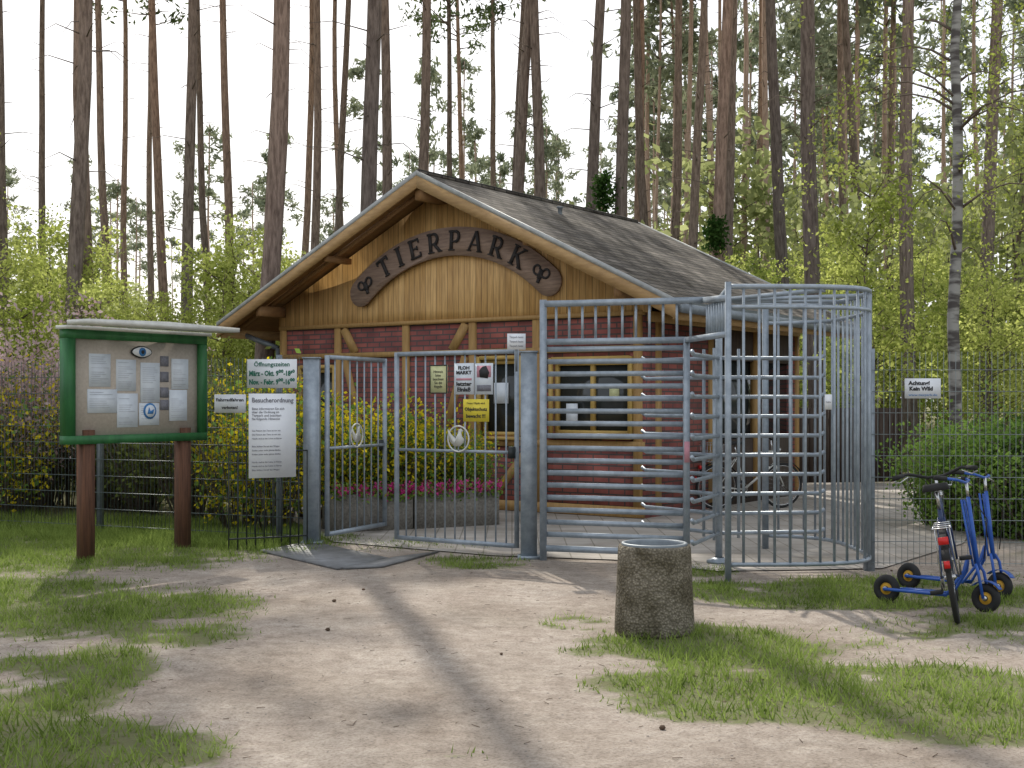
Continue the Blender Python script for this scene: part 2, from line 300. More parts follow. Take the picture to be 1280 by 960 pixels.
def text(parent,body,size,x,z,mat,y=-.004,align='CENTER',name='lettering',bold=0,width=None):
    cu=bpy.data.curves.new(name,'FONT'); cu.body=body; cu.size=size; cu.align_x=align; cu.align_y='CENTER'; cu.extrude=.0008; cu.offset=bold; cu.space_line=1.0
    cu.resolution_u=2
    t=bpy.data.objects.new(name,cu); scene.collection.objects.link(t)
    bpy.context.view_layer.update(); dg=bpy.context.evaluated_depsgraph_get(); me=bpy.data.meshes.new_from_object(t.evaluated_get(dg))
    bpy.data.objects.remove(t); me.materials.clear(); me.materials.append(M[mat])
    o=bpy.data.objects.new(name,me); scene.collection.objects.link(o); o.parent=parent; o.location=(x,y,z); o.rotation_euler=(math.pi/2,0,0)
    if width and len(me.vertices):
        w=max(v.co.x for v in me.vertices)-min(v.co.x for v in me.vertices)
        if w>1e-4: o.scale=(width/w,1,1)
    return o

# ---------------------------------------------------------------- value noise + grass mask
LAT=RNG.random((64,64))
def vn(x,y,s):
    x=np.asarray(x)*s+100;y=np.asarray(y)*s+100; xi=np.floor(x).astype(int);yi=np.floor(y).astype(int);fx=x-xi;fy=y-yi
    fx=fx*fx*(3-2*fx);fy=fy*fy*(3-2*fy)
    a=LAT[xi%64,yi%64];b=LAT[(xi+1)%64,yi%64];c=LAT[xi%64,(yi+1)%64];d=LAT[(xi+1)%64,(yi+1)%64]
    return (a*(1-fx)+b*fx)*(1-fy)+(c*(1-fx)+d*fx)*fy
def fbm(x,y,s): return .5*vn(x,y,s)+.3*vn(x+7,y+3,s*2.3)+.2*vn(x+1,y+9,s*5.1)
PATCH=[]
def patch(px,py,rx,ry,w=1):
    X,d=G(px,py); d0=2560/(py-ry-500); d1=2560/(py+ry-500); PATCH.append((X,d,rx/F*d,(d0-d1)/2,w))
patch(110,765,160,28); patch(30,740,120,16,.8); patch(30,860,110,50,.95); patch(60,935,170,34,1.0); patch(225,795,70,14,.7)
patch(120,690,190,18,1.1); patch(330,680,90,12,.8); patch(880,812,125,26,1.25); patch(1040,862,220,34,1.25); patch(1220,885,180,34,1.2); patch(940,850,90,30,1.1)
patch(1090,742,200,16,1.1); patch(1230,790,120,18,.9); patch(735,781,45,8,1.2); patch(600,702,55,7,.7); patch(870,714,50,6,.9); patch(1010,800,100,14,.6);patch(560,948,60,8,.2)
PATCH+= [(-9,9,4,3.2,1),(-6,3,3,2,1),(8,4,3,2,1),(9,9,3,2,.9),(-12,14.5,9,1.3,1.2),(12,11,6,1.2,1)]
def gmask(X,Y):
    X=np.asarray(X,float);Y=np.asarray(Y,float); g=np.zeros_like(X)
    for cx,cy,rx,ry,w in PATCH:
        q=((X-cx)/rx)**2+((Y-cy)/ry)**2; g=np.maximum(g,w*np.clip(1.35-q*.55,0,1))
    n=fbm(X,Y,1.4); n2=fbm(X+30,Y,5.0)
    return np.clip((g*(-.15+1.7*n)+(n2-.5)*1.3*g)*1.0,0,1)
def fence_y(X):
    X=np.asarray(X,float)
    return np.where(X<-2.1,14.3+(-2.1-X)*.42,np.where(X<0,14.3-(X+2.1)*.7,12.6))
def forest(X,Y):
    X=np.asarray(X,float);Y=np.asarray(Y,float)
    f=np.clip((Y-fence_y(X)-.2)/1.5,0,1)
    inside=(X>-2.4)&(X<4+ (Y-12)*.9)&(Y<25); f=np.where(inside,0.0,f)
    side=np.clip((np.abs(X)-11)/4,0,1)*np.clip((Y-4)/6,0,1)
    return np.maximum(f,side)
def gh(X,Y):
    X=np.asarray(X,float);Y=np.asarray(Y,float)
    a=np.clip((12.2-Y)/1.5,0,1); return (fbm(X,Y,.9)-.5)*.06*a
xs=np.concatenate([-np.geomspace(900,9,26),np.arange(-8.6,8.61,.08),np.geomspace(9,900,26)])
ys=np.concatenate([-np.geomspace(300,3,14)+3,np.arange(3.2,20,.08),np.geomspace(20.3,1200,34)])
XX,YY=np.meshgrid(xs,ys); nx=len(xs);ny=len(ys)
V=np.stack([XX.ravel(),YY.ravel(),gh(XX,YY).ravel()],1)
idx=np.arange(nx*ny).reshape(ny,nx); Q=np.stack([idx[:-1,:-1],idx[:-1,1:],idx[1:,1:],idx[1:,:-1]],-1).reshape(-1,4)
me=npmesh('ground',V,Q.ravel(),np.full(len(Q),4),np.zeros(len(Q)),['ground']); me.polygons.foreach_set('use_smooth',[True]*len(Q))
for nm,val in (('grass',gmask(XX,YY)),('forest',forest(XX,YY))):
    a=me.attributes.new(nm,'FLOAT','POINT'); a.data.foreach_set('value',val.ravel().astype(np.float32))
put(me,'ground')
b=MB(); pts=[(-2.0,14.35),(-.2,13.1),(1.0,12.75),(1.9,11.9),(3.5,12.1),(5.0,14.2),(9.5,24.5),(3,25),(-3.6,19),(-2.6,16)]
b.add([(x,y,.012) for x,y in pts],[tuple(range(len(pts)))],'paving'); b.obj('paving')
b=MB()
def plate(c,z,t=.02):
    q=[G(*p) for p in c]; vs=[(x,y,z) for x,y in q]+[(x,y,z+t) for x,y in q]
    b.add(vs,[(0,1,2,3),(7,6,5,4),(0,4,5,1),(1,5,6,2),(2,6,7,3),(3,7,4,0)],'asphaltplate')
plate([(325,690),(422,713),(486,700),(388,679)],.004); plate([(428,712.5),(478,710),(550,691),(494,698.5)],.006,.017); b.obj('entrance_plate')

# ---------------------------------------------------------------- grass, pebbles, cones
def grass_obj(name,X,Y,hs,w,mat='grassm'):
    n=len(X); an=RNG.random(n)*6.283; h=hs*(.5+RNG.random(n)); z=gh(X,Y)-.004
    lx=RNG.normal(0,.5,n)*h; ly=RNG.normal(0,.5,n)*h; ww=w*(.6+.8*RNG.random(n))
    p0=np.stack([X-np.cos(an)*ww,Y-np.sin(an)*ww,z],1); p1=np.stack([X+np.cos(an)*ww,Y+np.sin(an)*ww,z],1); p2=np.stack([X+lx,Y+ly,z+h],1)
    b=MB(); b.quads(np.stack([p0,p1,p2],1),mat,3); return b.obj(name)
n=460000; X=RNG.uniform(-9,9,n); Y=3.5+13*RNG.random(n)**.8
k=gmask(X,Y); keep=(RNG.random(n)<np.clip((k-.10)*1.4,0,1)**1.2*np.clip(fbm(X,Y,9)*2.6-.5,.12,1))&(Y<fence_y(X)+1.0); hh=.024+.05*np.clip(k[keep],0,1)*fbm(X[keep],Y[keep],3)*1.6; grass_obj('grass',X[keep],Y[keep],hh,.005)
n=45000; X=RNG.uniform(-14,-2.5,n); Y=fence_y(X)+RNG.uniform(-1.0,1.6,n); kk=fbm(X,Y,1.6)>.42; grass_obj('tall_grass',X[kk],Y[kk],.10,.006)
b=MB()
def blob(c,r,mat,zs=.7):
    vs=[];a0=random.random()*6
    for i,(rr,zz) in enumerate(((.5,-.5),(1,0),(.55,.6))):
        for j in range(5): vs.append((c[0]+math.cos(a0+j*1.257)*rr*r*random.uniform(.75,1.2),c[1]+math.sin(a0+j*1.257)*rr*r*random.uniform(.75,1.2),c[2]+zz*r*zs))
    b.add(vs,[(i*5+j,i*5+(j+1)%5,i*5+5+(j+1)%5,i*5+5+j) for i in range(2) for j in range(5)]+[(10,11,12,13,14)],mat)
for i in range(2600):
    x=random.uniform(-6,6);y=3.8+random.random()**1.2*9; blob((x,y,float(gh(x,y))),random.uniform(.003,.010),'stone')
b.obj('pebbles')
b=MB()
for i in range(8):
    x=random.uniform(-5,5);y=5.5+random.random()*6.5; blob((x,y,float(gh(x,y))+.006),random.uniform(.010,.016),'cone',1)
for p in ((418,752),(828,912),(410,790)):
    x,y=G(*p); blob((x,y,float(gh(x,y))+.010),.020,'cone',1)
for i in range(500):
    x=random.uniform(-5,5);y=4.3+random.random()*8;a=random.random()*6.28;l=random.uniform(.02,.06);z=float(gh(x,y))+.003
    b.tube((x,y,z),(x+math.cos(a)*l,y+math.sin(a)*l,z+.003),.0018,'cone',3)
b.obj('fallen_cones_and_twigs')

# ---------------------------------------------------------------- HOUSE
gx,gy=.8177,-.5755
house=empty('entrance_house',(-4.77,21.0,0),math.atan2(gy,gx))
W=8.34; E=2.88; AP=4.91; LN=6.37; SL=(AP-E)/(W/2); WX0=.78; WX1=W-.78; WY=.6; WY1=5.9
def rz(x): return E+SL*min(x,W-x)
b=MB()
def wallbox(x0,x1,z0,z1,mat='brick'): b.box(x0,x1,WY,WY+.24,z0,z1,mat)
win=[(4.86,5.56,1.08,2.18),(6.12,7.36,1.12,2.14),(1.25,1.95,1.1,2.1)]
xsw=[WX0,1.25,1.95,4.86,5.56,6.12,7.36,WX1]
for i in range(7):
    x0,x1=xsw[i],xsw[i+1]; w=[q for q in win if abs(q[0]-x0)<1e-3]
    if w: wallbox(x0,x1,0,w[0][2]); wallbox(x0,x1,w[0][3],2.80)
    else: wallbox(x0,x1,0,2.80)
b.box(WX0,WX0+.24,WY+.24,WY1-.24,0,2.80,'brick'); b.box(WX1-.24,WX1,WY+.24,2.6,0,2.80,'brick'); b.box(WX0,WX1,WY1-.24,WY1,0,2.8,'brick')
b.box(WX1-.2,WX1-.02,2.6,WY1-.24,0,1.0,'shed'); b.box(WX1-.2,WX1-.02,2.6,WY1-.24,2.2,2.8,'shed')
b.obj('walls',house)
b=MB()
for y0,y1 in ((WY-.03,WY+.2),(WY1-.2,WY1+.03)):
    pl=[(WX0-.02,2.78),(WX1+.02,2.78),(WX1+.02,rz(WX1)-.17),(W/2,AP-.17),(WX0-.02,rz(WX0)-.17)]
    vs=[(x,y0,z) for x,z in pl]+[(x,y1,z) for x,z in pl]
    b.add(vs,[(0,1,2,3,4),(9,8,7,6,5)]+[(i,i+5,(i+1)%5+5,(i+1)%5) for i in range(5)],'boards')
b.obj('gable_cladding',house)
b=MB()
T=WY-.035
def tim(x0,z0,x1,z1,w=.13,y=T): b.beam((x0,y+.05,z0),(x1,y+.05,z1),w,.12,'timber',up=(0,1,0))
b.box(WX0-.01,WX1+.01,T-.02,T+.08,2.74,2.80,'timber'); b.box(WX0-.01,WX1+.01,T-.012,T+.07,2.26,2.34,'timber')
b.box(WX0-.01,WX1+.01,T-.012,T+.07,.94,1.04,'timber'); b.box(WX0-.01,WX1+.01,T-.012,T+.07,.02,.16,'timber')
for x in (WX0+.06,2.05,3.45,4.72,5.85,WX1-.07): b.box(x-.06,x+.06,T-.006,T+.08,.16,2.74,'timber')
tim(2.18,2.72,2.42,2.34); tim(4.34,2.34,4.6,2.72,y=T); tim(2.2,2.24,2.55,1.1,.11,T+.004); tim(4.2,1.1,4.58,2.24,.11,T+.003); tim(5.7,.9,5.1,.2,.11,T+.002)
b.box(WX1-.06,WX1+.03,WY+.1,WY1,2.66,2.80,'timber')
for y in (1.0,2.6,4.2,5.8): b.box(WX1-.07,WX1+.028,y-.065,y+.065,.1,2.66,'timber')
b.obj('timber_frame',house)
b=MB()
for x0,x1,z0,z1 in win:
    y=WY+.06; b.box(x0+.05,x1-.05,y+.03,y+.04,z0+.05,z1-.05,'glass')
    for a in ((x0,x0+.06,z0,z1),(x1-.06,x1,z0,z1),(x0+.06,x1-.06,z0,z0+.06),(x0+.06,x1-.06,z1-.06,z1)): b.box(a[0],a[1],y-.03,y+.05,a[2],a[3],'winframe')
    if x1-x0>1: b.box((x0+x1)/2-.03,(x0+x1)/2+.03,y-.028,y+.05,z0+.06,z1-.06,'winframe')
    b.box(x0-.06,x1+.06,WY-.14,WY+.02,z0-.05,z0-.005,'winframe')
    for t in (x0-.05,x1): b.box(t,t+.05,WY-.05,WY+.03,z0,z1+.05,'winframe')
    b.box(x0,x1,WY-.052,WY+.028,z1+.003,z1+.06,'winframe')
b.box(WX1-.13,WX1-.11,2.6,WY1-.24,1.0,2.2,'glass')
b.box(5.05,5.3,WY+.055,WY+.075,1.55,1.85,'paper'); b.box(6.3,6.48,WY+.055,WY+.075,1.25,1.55,'paper'); b.box(7.0,7.15,WY+.055,WY+.075,1.6,1.8,'cream')
b.obj('windows',house)
b=MB(); th=.12
for side in (0,1):
    X=lambda x:(W-x if side else x)
    tp=[(X(-.04),-.02,E-.04*SL),(X(W/2),-.02,AP),(X(W/2),LN,AP),(X(-.04),LN,E-.04*SL)]
    bt=[(x,y,z-th) for x,y,z in tp]
    b.add(tp,[(0,1,2,3)],'roof'); b.add(bt,[(0,1,2,3)],'soffit'); b.add(tp+bt,[(0,1,5,4),(3,2,6,7),(0,3,7,4)],'galvd')
b.path([(W/2,-.02,AP+.0),(W/2,LN,AP+.0)],.05,'roof',8)
b.lathe([(.035,0),(.035,.10),(.055,.11),(.055,.13),(0,.135)],(W/2+.7,2.7,rz(W/2+.7)-.02),'galvd',12)
b.obj('roof',house)
b=MB()
for side in (0,1):
    X=lambda x:(W-x if side else x)
    for y in (-.05,LN+.01):
        for (o0,o1,yy,mt) in ((.02,-.05,y-.004,'verge'),(-.05,-.23,y,'fascia')):
            vs=[(X(-.06),yy,E-.06*SL+o0),(X(W/2),yy,AP+o0),(X(W/2),yy,AP+o1),(X(-.06),yy,E-.06*SL+o1)]
            v2=[(x,q+(.036 if mt=='fascia' else .042),z) for x,q,z in vs]
            b.add(vs+v2,[(0,1,2,3),(7,6,5,4),(0,4,5,1),(1,5,6,2),(2,6,7,3),(3,7,4,0)],mt)
    b.box(min(X(-.02),X(.02)),max(X(-.02),X(.02)),0,LN,E-.26,E-.10,'fascia')
    b.tube((X(-.11),.0,E-.12),(X(-.11),LN,E-.15),.06,'galvd',10)
b.obj('bargeboards',house)
b=MB()
for x in (WX0+.06,WX1-.06): b.box(x-.06,x+.06,.03,WY-.03,rz(x)-.34,rz(x)-.18,'soffit')
for x in (2.3,W-2.3): b.box(x-.05,x+.05,.03,WY-.03,rz(x)-.27,rz(x)-.18,'soffit')
b.box(W/2-.08,W/2+.08,.02,WY-.03,AP-.40,AP-.2,'soffit')
b.tube((-.11,.5,E-.16),(.55,.75,E-.42),.045,'galvd',8); b.tube((.55,.75,E-.42),(.62,.78,.1),.045,'galvd',8)
for side in (0,1):
    X=lambda x:(W-x if side else x)
    b.beam((X(.1),.3,rz(.1)-.16),(X(W/2-.02),.3,AP-.16),.07,.06,'soffit')
b.obj('purlins',house)
arch=empty('tierpark_sign'); arch.parent=house; arch.location=(4.36,WY-.12,0)
b=MB(); Cz=1.35;R0=2.38;R1=2.80;HA=math.radians(42.5); pl=[]
Rm=(R0+R1)/2;rw=(R1-R0)/2
for i in range(41): a=-HA+2*HA*i/40; pl.append((math.sin(a)*R1,Cz+math.cos(a)*R1))
cx,cz=math.sin(HA)*Rm,Cz+math.cos(HA)*Rm
for i in range(1,10): t=math.pi/2-HA-math.pi*i/10; pl.append((cx+math.cos(t)*rw,cz+math.sin(t)*rw))
for i in range(41): a=HA-2*HA*i/40; pl.append((math.sin(a)*R0,Cz+math.cos(a)*R0))
cx=-cx
for i in range(1,10): t=-math.pi/2+HA-math.pi*i/10; pl.append((cx+math.cos(t)*rw,cz+math.sin(t)*rw))
k=len(pl)
vs=[(x,0,z) for x,z in pl]+[(x,.05,z) for x,z in pl]
b.add(vs,[tuple(range(k)),tuple(range(2*k-1,k-1,-1))]+[(i,i+k,(i+1)%k+k,(i+1)%k) for i in range(k)],'signwood'); b.obj('board',arch)
LT={'T':(.8,[(.4,0,.4,1,.2),(.02,.93,.78,.93,.13),(.24,.03,.56,.03,.07),(.05,.75,.05,.95,.08),(.75,.75,.75,.95,.08)]),
'I':(.42,[(.21,0,.21,1,.2),(.03,.03,.39,.03,.07),(.03,.97,.39,.97,.07)]),
'E':(.72,[(.17,0,.17,1,.19),(.02,.94,.68,.94,.11),(.02,.06,.7,.06,.11),(.17,.51,.52,.51,.1),(.66,.76,.66,.95,.07),(.68,.05,.68,.26,.07),(.52,.4,.52,.62,.06)]),
'P':(.74,[(.18,0,.18,1,.19),(.02,.03,.38,.03,.07),(.02,.94,.45,.94,.11),(.18,.44,.45,.44,.1)]+[(.44+.2*math.sin(a),.69+.25*math.cos(a),.44+.2*math.sin(a+.35),.69+.25*math.cos(a+.35),.15) for a in np.arange(0,3.1,.35)]),
'A':(.86,[(.1,.02,.42,1,.1),(.42,1,.76,.02,.19),(.2,.33,.62,.33,.09),(0,.03,.24,.03,.07),(.6,.03,.9,.03,.07)]),
'K':(.84,[(.18,0,.18,1,.19),(.02,.03,.36,.03,.07),(.02,.97,.36,.97,.07),(.2,.42,.7,.95,.1),(.34,.58,.74,.03,.18),(.6,.03,.86,.03,.07),(.56,.97,.82,.97,.07)])}
LT['R']=(.84,LT['P'][1]+[(.4,.46,.74,.03,.17),(.62,.03,.88,.03,.07)])
b=MB(); hL=.30; gap=.145; tot=sum(LT[c][0]*hL+gap for c in 'TIERPARK')-gap; Rb=Rm-hL/2+.01; pos=-tot/2; ii=0
for ch in 'TIERPARK':
    w,st=LT[ch]; a=(pos+w*hL/2)/Rm; ux=Vector((math.cos(a),0,-math.sin(a))); uz=Vector((math.sin(a),0,math.cos(a)))
    o=Vector((0,0,Cz))+uz*Rb-ux*w*hL/2
    for (x0,z0,x1,z1,sw) in st:
        p0=o+ux*x0*hL+uz*z0*hL; p1=o+ux*x1*hL+uz*z1*hL; yy=Vector((0,-.012-.0006*(ii%9),0)); ii+=1
        b.beam(p0+yy,p1+yy,sw*hL*.88,.02,'letter',up=(0,1,0))
    pos+=w*hL+gap
b.obj('letters',arch)
b=MB()
for s_ in (-1,1):
    a=s_*math.radians(39); c=Vector((math.sin(a)*Rm,-.012,Cz+math.cos(a)*Rm)); ux=Vector((math.cos(a*.6),0,-math.sin(a*.6))); uz=Vector((math.sin(a*.6),0,math.cos(a*.6)))
    for q in (-1,1):
        sp=[c+uz*.05+ux*q*(.015+.06)+ (ux*math.cos(t)*q+uz*math.sin(t))*(.065-.008*t) for t in np.arange(2.9,-3.2,-.45)]
        b.path(sp,.017,'letter',6)
    b.beam(c+uz*.07,c-uz*.07,.07,.02,'letter',up=(0,1,0)); b.beam(c-uz*.07,c-uz*.13,.045,.022,'letter',up=(0,1,0))
b.obj('ram_heads',arch)
b=MB(); x0,y0=3.9,23.6; x1,y1=7.4,24.4
for i in range(36):
    t=i/35; x=x0+(x1-x0)*t;y=y0+(y1-y0)*t; b.beam((x,y,.05),(x,y,1.45+random.uniform(-.01,.01)),.088,.03,'shed',up=(0,1,0))
b.beam((x0,y0+.04,.4),(x1,y1+.04,.4),.06,.08,'shed'); b.beam((x0,y0+.04,1.2),(x1,y1+.04,1.2),.06,.08,'shed'); b.obj('wooden_fence')

# ---------------------------------------------------------------- mesh fences
def mesh_fence(name,p0,p1,ztop,mat,post_every=2.5,postmat=None,sp=.055,r=.0032):
    b=MB(); p0=Vector((*p0,0));p1=Vector((*p1,0)); L=(p1-p0).length; d=(p1-p0)/L; n=Vector((-d.y,d.x,0)); postmat=postmat or mat
    for i in range(int(L/sp)+1):
        p=p0+d*i*sp; b.tube(p+Vector((0,0,.06)),p+Vector((0,0,ztop)),r,mat,4)
    z=.08
    while z<ztop:
        for o in (-.007,.007): b.tube(p0+n*o+Vector((0,0,z)),p1+n*o+Vector((0,0,z)),r*1.1,mat,4)
        z+=.2
    s=0
    while s<=L+.01:
        p=p0+d*s+n*.045; b.box(p.x-.03,p.x+.03,p.y-.03,p.y+.03,0,ztop+.03,postmat); s+=post_every
    return b.obj(name)
fL0=(PX(384,14.3),14.3)
mesh_fence('mesh_fence',(-18.5,20.2),(-7.4,16.6),2.12,'wire')
mesh_fence('mesh_fence',(-7.4,16.6),fL0,2.08,'wire',2.6,'galvd')
mesh_fence('mesh_fence',(3.36,11.95),(16,11.3),2.05,'wirel',2.6,'galv',r=.0026)
b=MB(); q0=Vector((PX(286,13.6),13.6,0)); q1=Vector((PX(384,14.0),14.0,0))
for i in range(10):
    p=q0.lerp(q1,i/9); b.tube(p,p+Vector((0,0,1.05)),.008,'darkiron',6)
b.beam(q0+Vector((0,0,1.05)),q1+Vector((0,0,1.05)),.025,.016,'darkiron'); b.beam(q0+Vector((0,0,.12)),q1+Vector((0,0,.12)),.025,.016,'darkiron')
p=q0.lerp(q1,.72); b.beam(p+Vector((-.09,-.03,.98)),p+Vector((.09,-.03,.98)),.04,.05,'darkiron')
b.obj('low_iron_railing')

# ---------------------------------------------------------------- posts + gates
def sqpost(name,px,d,ztop,w,mat='galv',parent=None):
    b=MB(); x=PX(px,d); b.box(x-w/2,x+w/2,d-w/2,d+w/2,0,ztop,mat); b.box(x-w/2-.012,x+w/2+.012,d-w/2-.012,d+w/2+.012,ztop,ztop+.015,mat); b.box(x-w/2-.03,x+w/2+.03,d-w/2-.03,d+w/2+.03,0.0,.03,mat)
    return b.obj(name,parent)
sqpost('gate_post',390,14.25,2.06,.17); sqpost('gate_post',661,12.95,2.08,.165)
def emblem(b,c,u):
    c=Vector(c);u=Vector(u).normalized();z=Vector((0,0,1)); n=u.cross(z)
    b.ring(c,n,.135,.009,'tin',28,6)
    bird=[(-.1,-.03),(-.05,-.075),(.02,-.08),(.07,-.04),(.075,.0),(.05,.03),(.045,.07),(.07,.085),(.04,.11),(.01,.095),(.0,.05),(-.03,.0),(-.09,.05),(-.13,.1),(-.115,.03)]
    b.prism(bird,c+n*.015,u,z,.01,'tin')
    b.tube(c+u*.0-z*.08,c+u*.0-z*.13,.005,'galv',4)
def gate_leaf(name,p0,p1,zt,nb,emb,s0=0):
    b=MB(); p0=Vector((*p0,0));p1=Vector((*p1,0)); u=(p1-p0).normalized(); z=Vector((0,0,1)); zb=.08
    for p in (p0,p1): b.beam(p+z*zb,p+z*(zt+.02),.05,.05,'galv',up=(0,1,0))
    for q in (zb+.02,zt): b.beam(p0+z*q+u*.026,p1+z*q-u*.026,.045,.045,'galv')
    b.beam(p0+z*1.06+u*.026,p1+z*1.06-u*.026,.03,.03,'galv')
    for i in range(1,nb): p=p0.lerp(p1,i/nb); b.tube(p+z*(zb+.04),p+z*(zt-.02),.009,'galv',6)
    emblem(b,p0.lerp(p1,emb)+z*1.19-Vector((0,.04,0)),u)
    b.box(p1.x-.09,p1.x-.02,p1.y-.05,p1.y+.04,1.0,1.12,'darkiron')
    return b.obj(name)
gL=gate_leaf('entrance_gate',(PX(409,14.3),14.3),(PX(481,15.5),15.5),2.08,8,.5)
gp0=(PX(496,14.0),14.0); gp1=(PX(646,13.15),13.15)
gR=gate_leaf('entrance_gate',gp0,gp1,2.10,12,.53)
def sign(name,px0,px1,py0,py1,d,d2=None,mat='white',t=.006,border=None):
    d2=d if d2 is None else d2
    a=Vector((PX(px0,d),d,0));c=Vector((PX(px1,d2),d2,0)); dm=(d+d2)/2; z0=Z(py1,dm);z1=Z(py0,dm); mid=(a+c)/2; w=(c-a).length; h=z1-z0
    e=empty(name,(mid.x,mid.y,(z0+z1)/2),math.atan2(c.y-a.y,c.x-a.x)); b=MB(); b.box(-w/2,w/2,0,t,-h/2,h/2,mat)
    if border:
        for q in ((-w/2,w/2,h/2-.012,h/2),(-w/2,w/2,-h/2,-h/2+.012)): b.box(q[0],q[1],-.003,t-.001,q[2],q[3],border)
        for q in ((-w/2,-w/2+.012),(w/2-.012,w/2)): b.box(q[0],q[1],-.003,t-.001,-h/2+.012,h/2-.012,border)
    b.obj('panel',e); return e,w,h
e,w,h=sign('opening_hours_sign',309,371,449,485,14.25,14.15); text(e,'Öffnungszeiten',.068,0,h*.32,'greenprint',width=w*.72,bold=.001); text(e,'März - Okt. 9⁰⁰-18³⁰',.078,0,0.0,'greenprint',width=w*.92,bold=.003); text(e,'Nov. - Febr. 9⁰⁰-16⁰⁰',.078,0,-h*.3,'greenprint',width=w*.92,bold=.003)
e,w,h=sign('visitor_rules_sign',311,370,492,597,13.57,13.85); text(e,'Besucherordnung',.07,0,h*.42,'grey',width=w*.88,bold=.001)
text(e,'Bitte informieren Sie sich\nüber die Ordnung im\nTierpark und beachten\nSie folgende Hinweise',.036,-w*.44,h*.26,'grey',align='LEFT')
for i in range(12):
    if i%4!=3: text(e,random.choice(['Das Füttern der Tiere ist nur mit','Kinder unter sechs Jahren dürfen','Hunde sind an der Leine zu führen','Bitte bleiben Sie auf den Wegen']),.024,-w*.44,h*.06-i*.042,'grey',align='LEFT')
e,w,h=sign('no_cycling_sign',268,307,493,516,14.3,14.2); text(e,'Fahrradfahren',.05,0,h*.2,'black',width=w*.88,bold=.001); text(e,'verboten!',.05,0,-h*.22,'black',bold=.001)
e,w,h=sign('notice_sign',634,657,417,437,12.85)
for i in range(3): text(e,'Tierpark heute',.03,0,h*.28-i*.045,'grey',width=w*.75)
b=MB(); b.box(-.012,.012,.007,.02,-.3,.0,'galvd'); b.obj('bracket',e)
def onGate(px): return 14.0+(px-496)/150*(13.15-14.0)-.035
e,w,h=sign('notice_poster',537,559,456,492,onGate(537),onGate(559),'cream',border='darkiron'); text(e,'Hinweis\nbitte\nbeachten\nSie die\nRegeln',.04,0,.0,'black',width=w*.6)
e,w,h=sign('event_poster',568,592,454,493,onGate(568),onGate(592),'paper'); text(e,'FLOH\nMARKT',.05,0,h*.27,'black',width=w*.8,bold=.002); b=MB(); b.box(-w*.4,w*.4,-.003,.0,-h*.05,h*.02,'pinkprint'); b.obj('print_band',e); text(e,'letzter\nEinlaß',.06,0,-h*.26,'black',width=w*.8,bold=.002)
e,w,h=sign('event_poster',594,616,454,493,onGate(594),onGate(616),'paper'); b=MB(); b.box(-w*.4,w*.4,-.003,.0,h*.05,h*.42,'pinkprint'); b.box(-w*.4,w*.4,-.003,.0,-h*.4,-h*.2,'grey'); b.prism([(-.05,-.05),(.05,-.06),(.07,0),(.03,.07),(-.02,.06),(-.06,.02)],(0,-.006,h*.2),(1,0,0),(0,0,1),.004,'black'); b.obj('print',e)
e,w,h=sign('security_sign',579,611,499,527,onGate(579),onGate(611),'yellow'); text(e,'Dieses Objekt wird',.03,0,h*.32,'black',width=w*.7); text(e,'Objektschutz',.05,0,h*.05,'black',width=w*.88,bold=.001); text(e,'bewacht !!!',.055,0,-h*.26,'black',width=w*.75,bold=.001)
e,w,h=sign('zoo_direction_sign',1131,1176,473,498,11.8,11.78); text(e,'Achtung!',.05,-w*.1,h*.26,'black',width=w*.6,bold=.002); text(e,'Kein Wild',.05,-w*.05,-h*.02,'black',width=w*.65,bold=.002); text(e,'www.tierpark.de',.03,0,-h*.33,'blueprint',width=w*.8)

# ---------------------------------------------------------------- notice board
p0=Vector((PX(112,12.8),12.8,0)); p1=Vector((PX(233,13.85),13.85,0)); u=(p1-p0).normalized(); yaw=math.atan2(u.y,u.x)+.0; mid=(p0+p1)/2; Lb=(p1-p0).length
nb=empty('notice_board',mid,yaw); hw=Lb/2+.28
b=MB()
for x in (-Lb/2,Lb/2): b.box(x-.065,x+.065,.0,.12,-.05,1.3,'postwood')
b.obj('posts',nb)
b=MB(); z0,z1=1.16,2.30
b.box(-hw,hw,-.02,.10,z0,z0+.085,'greenpaint'); b.box(-hw,hw,-.02,.10,z1-.09,z1,'greenpaint'); b.box(-hw,-hw+.10,-.018,.098,z0+.085,z1-.09,'greenpaint'); b.box(hw-.10,hw,-.018,.098,z0+.085,z1-.09,'greenpaint'); b.box(-hw+.1,hw-.1,.05,.09,z0+.085,z1-.09,'greenpaint')
b.obj('frame',nb)
b=MB(); b.box(-hw+.1,hw-.1,.03,.05,z0+.085,z1-.09,'cork'); b.obj('back_panel',nb)
b=MB(); b.prism([(-hw-.08,2.335),(-hw-.08,2.38),(0,2.40),(hw+.08,2.38),(hw+.08,2.335)],(0,-.12,0),(1,0,0),(0,0,1),-.32,'tin')
b.box(-hw-.03,hw+.03,-.06,.12,2.30,2.335,'tin'); b.obj('roof_cap',nb)
def bx(px): return (px-180)/180*(2*hw-.0)
def bz(py): return z0+(552-py)/137*(z1-z0)
b=MB()
papers=[(119,145,443,483),(152,177,449,488),(183,208,452,502),(224,247,446,485),(117,153,486,515),(153,179,491,533),(181,207,503,531),(221,245,486,526)]
for i,(a,c,t,bo) in enumerate(papers): b.box(bx(a),bx(c),.024-.0007*i,.03,bz(bo),bz(t),'paper')
for i,t in enumerate((443,463,483,499)): b.box(bx(209),bx(220),.022,.03,bz(t+13),bz(t),'grey')
b.obj('papers',nb)
b=MB()
for (a,c,t,bo) in papers:
    z=bz(t)-.03
    while z>bz(bo)+.03:
        if random.random()<.75: b.box(bx(a)+.02,bx(a)+.02+(bx(c)-bx(a)-.04)*random.uniform(.5,1),.0165,.0182,z-.003,z,'faint')
        z-=.022
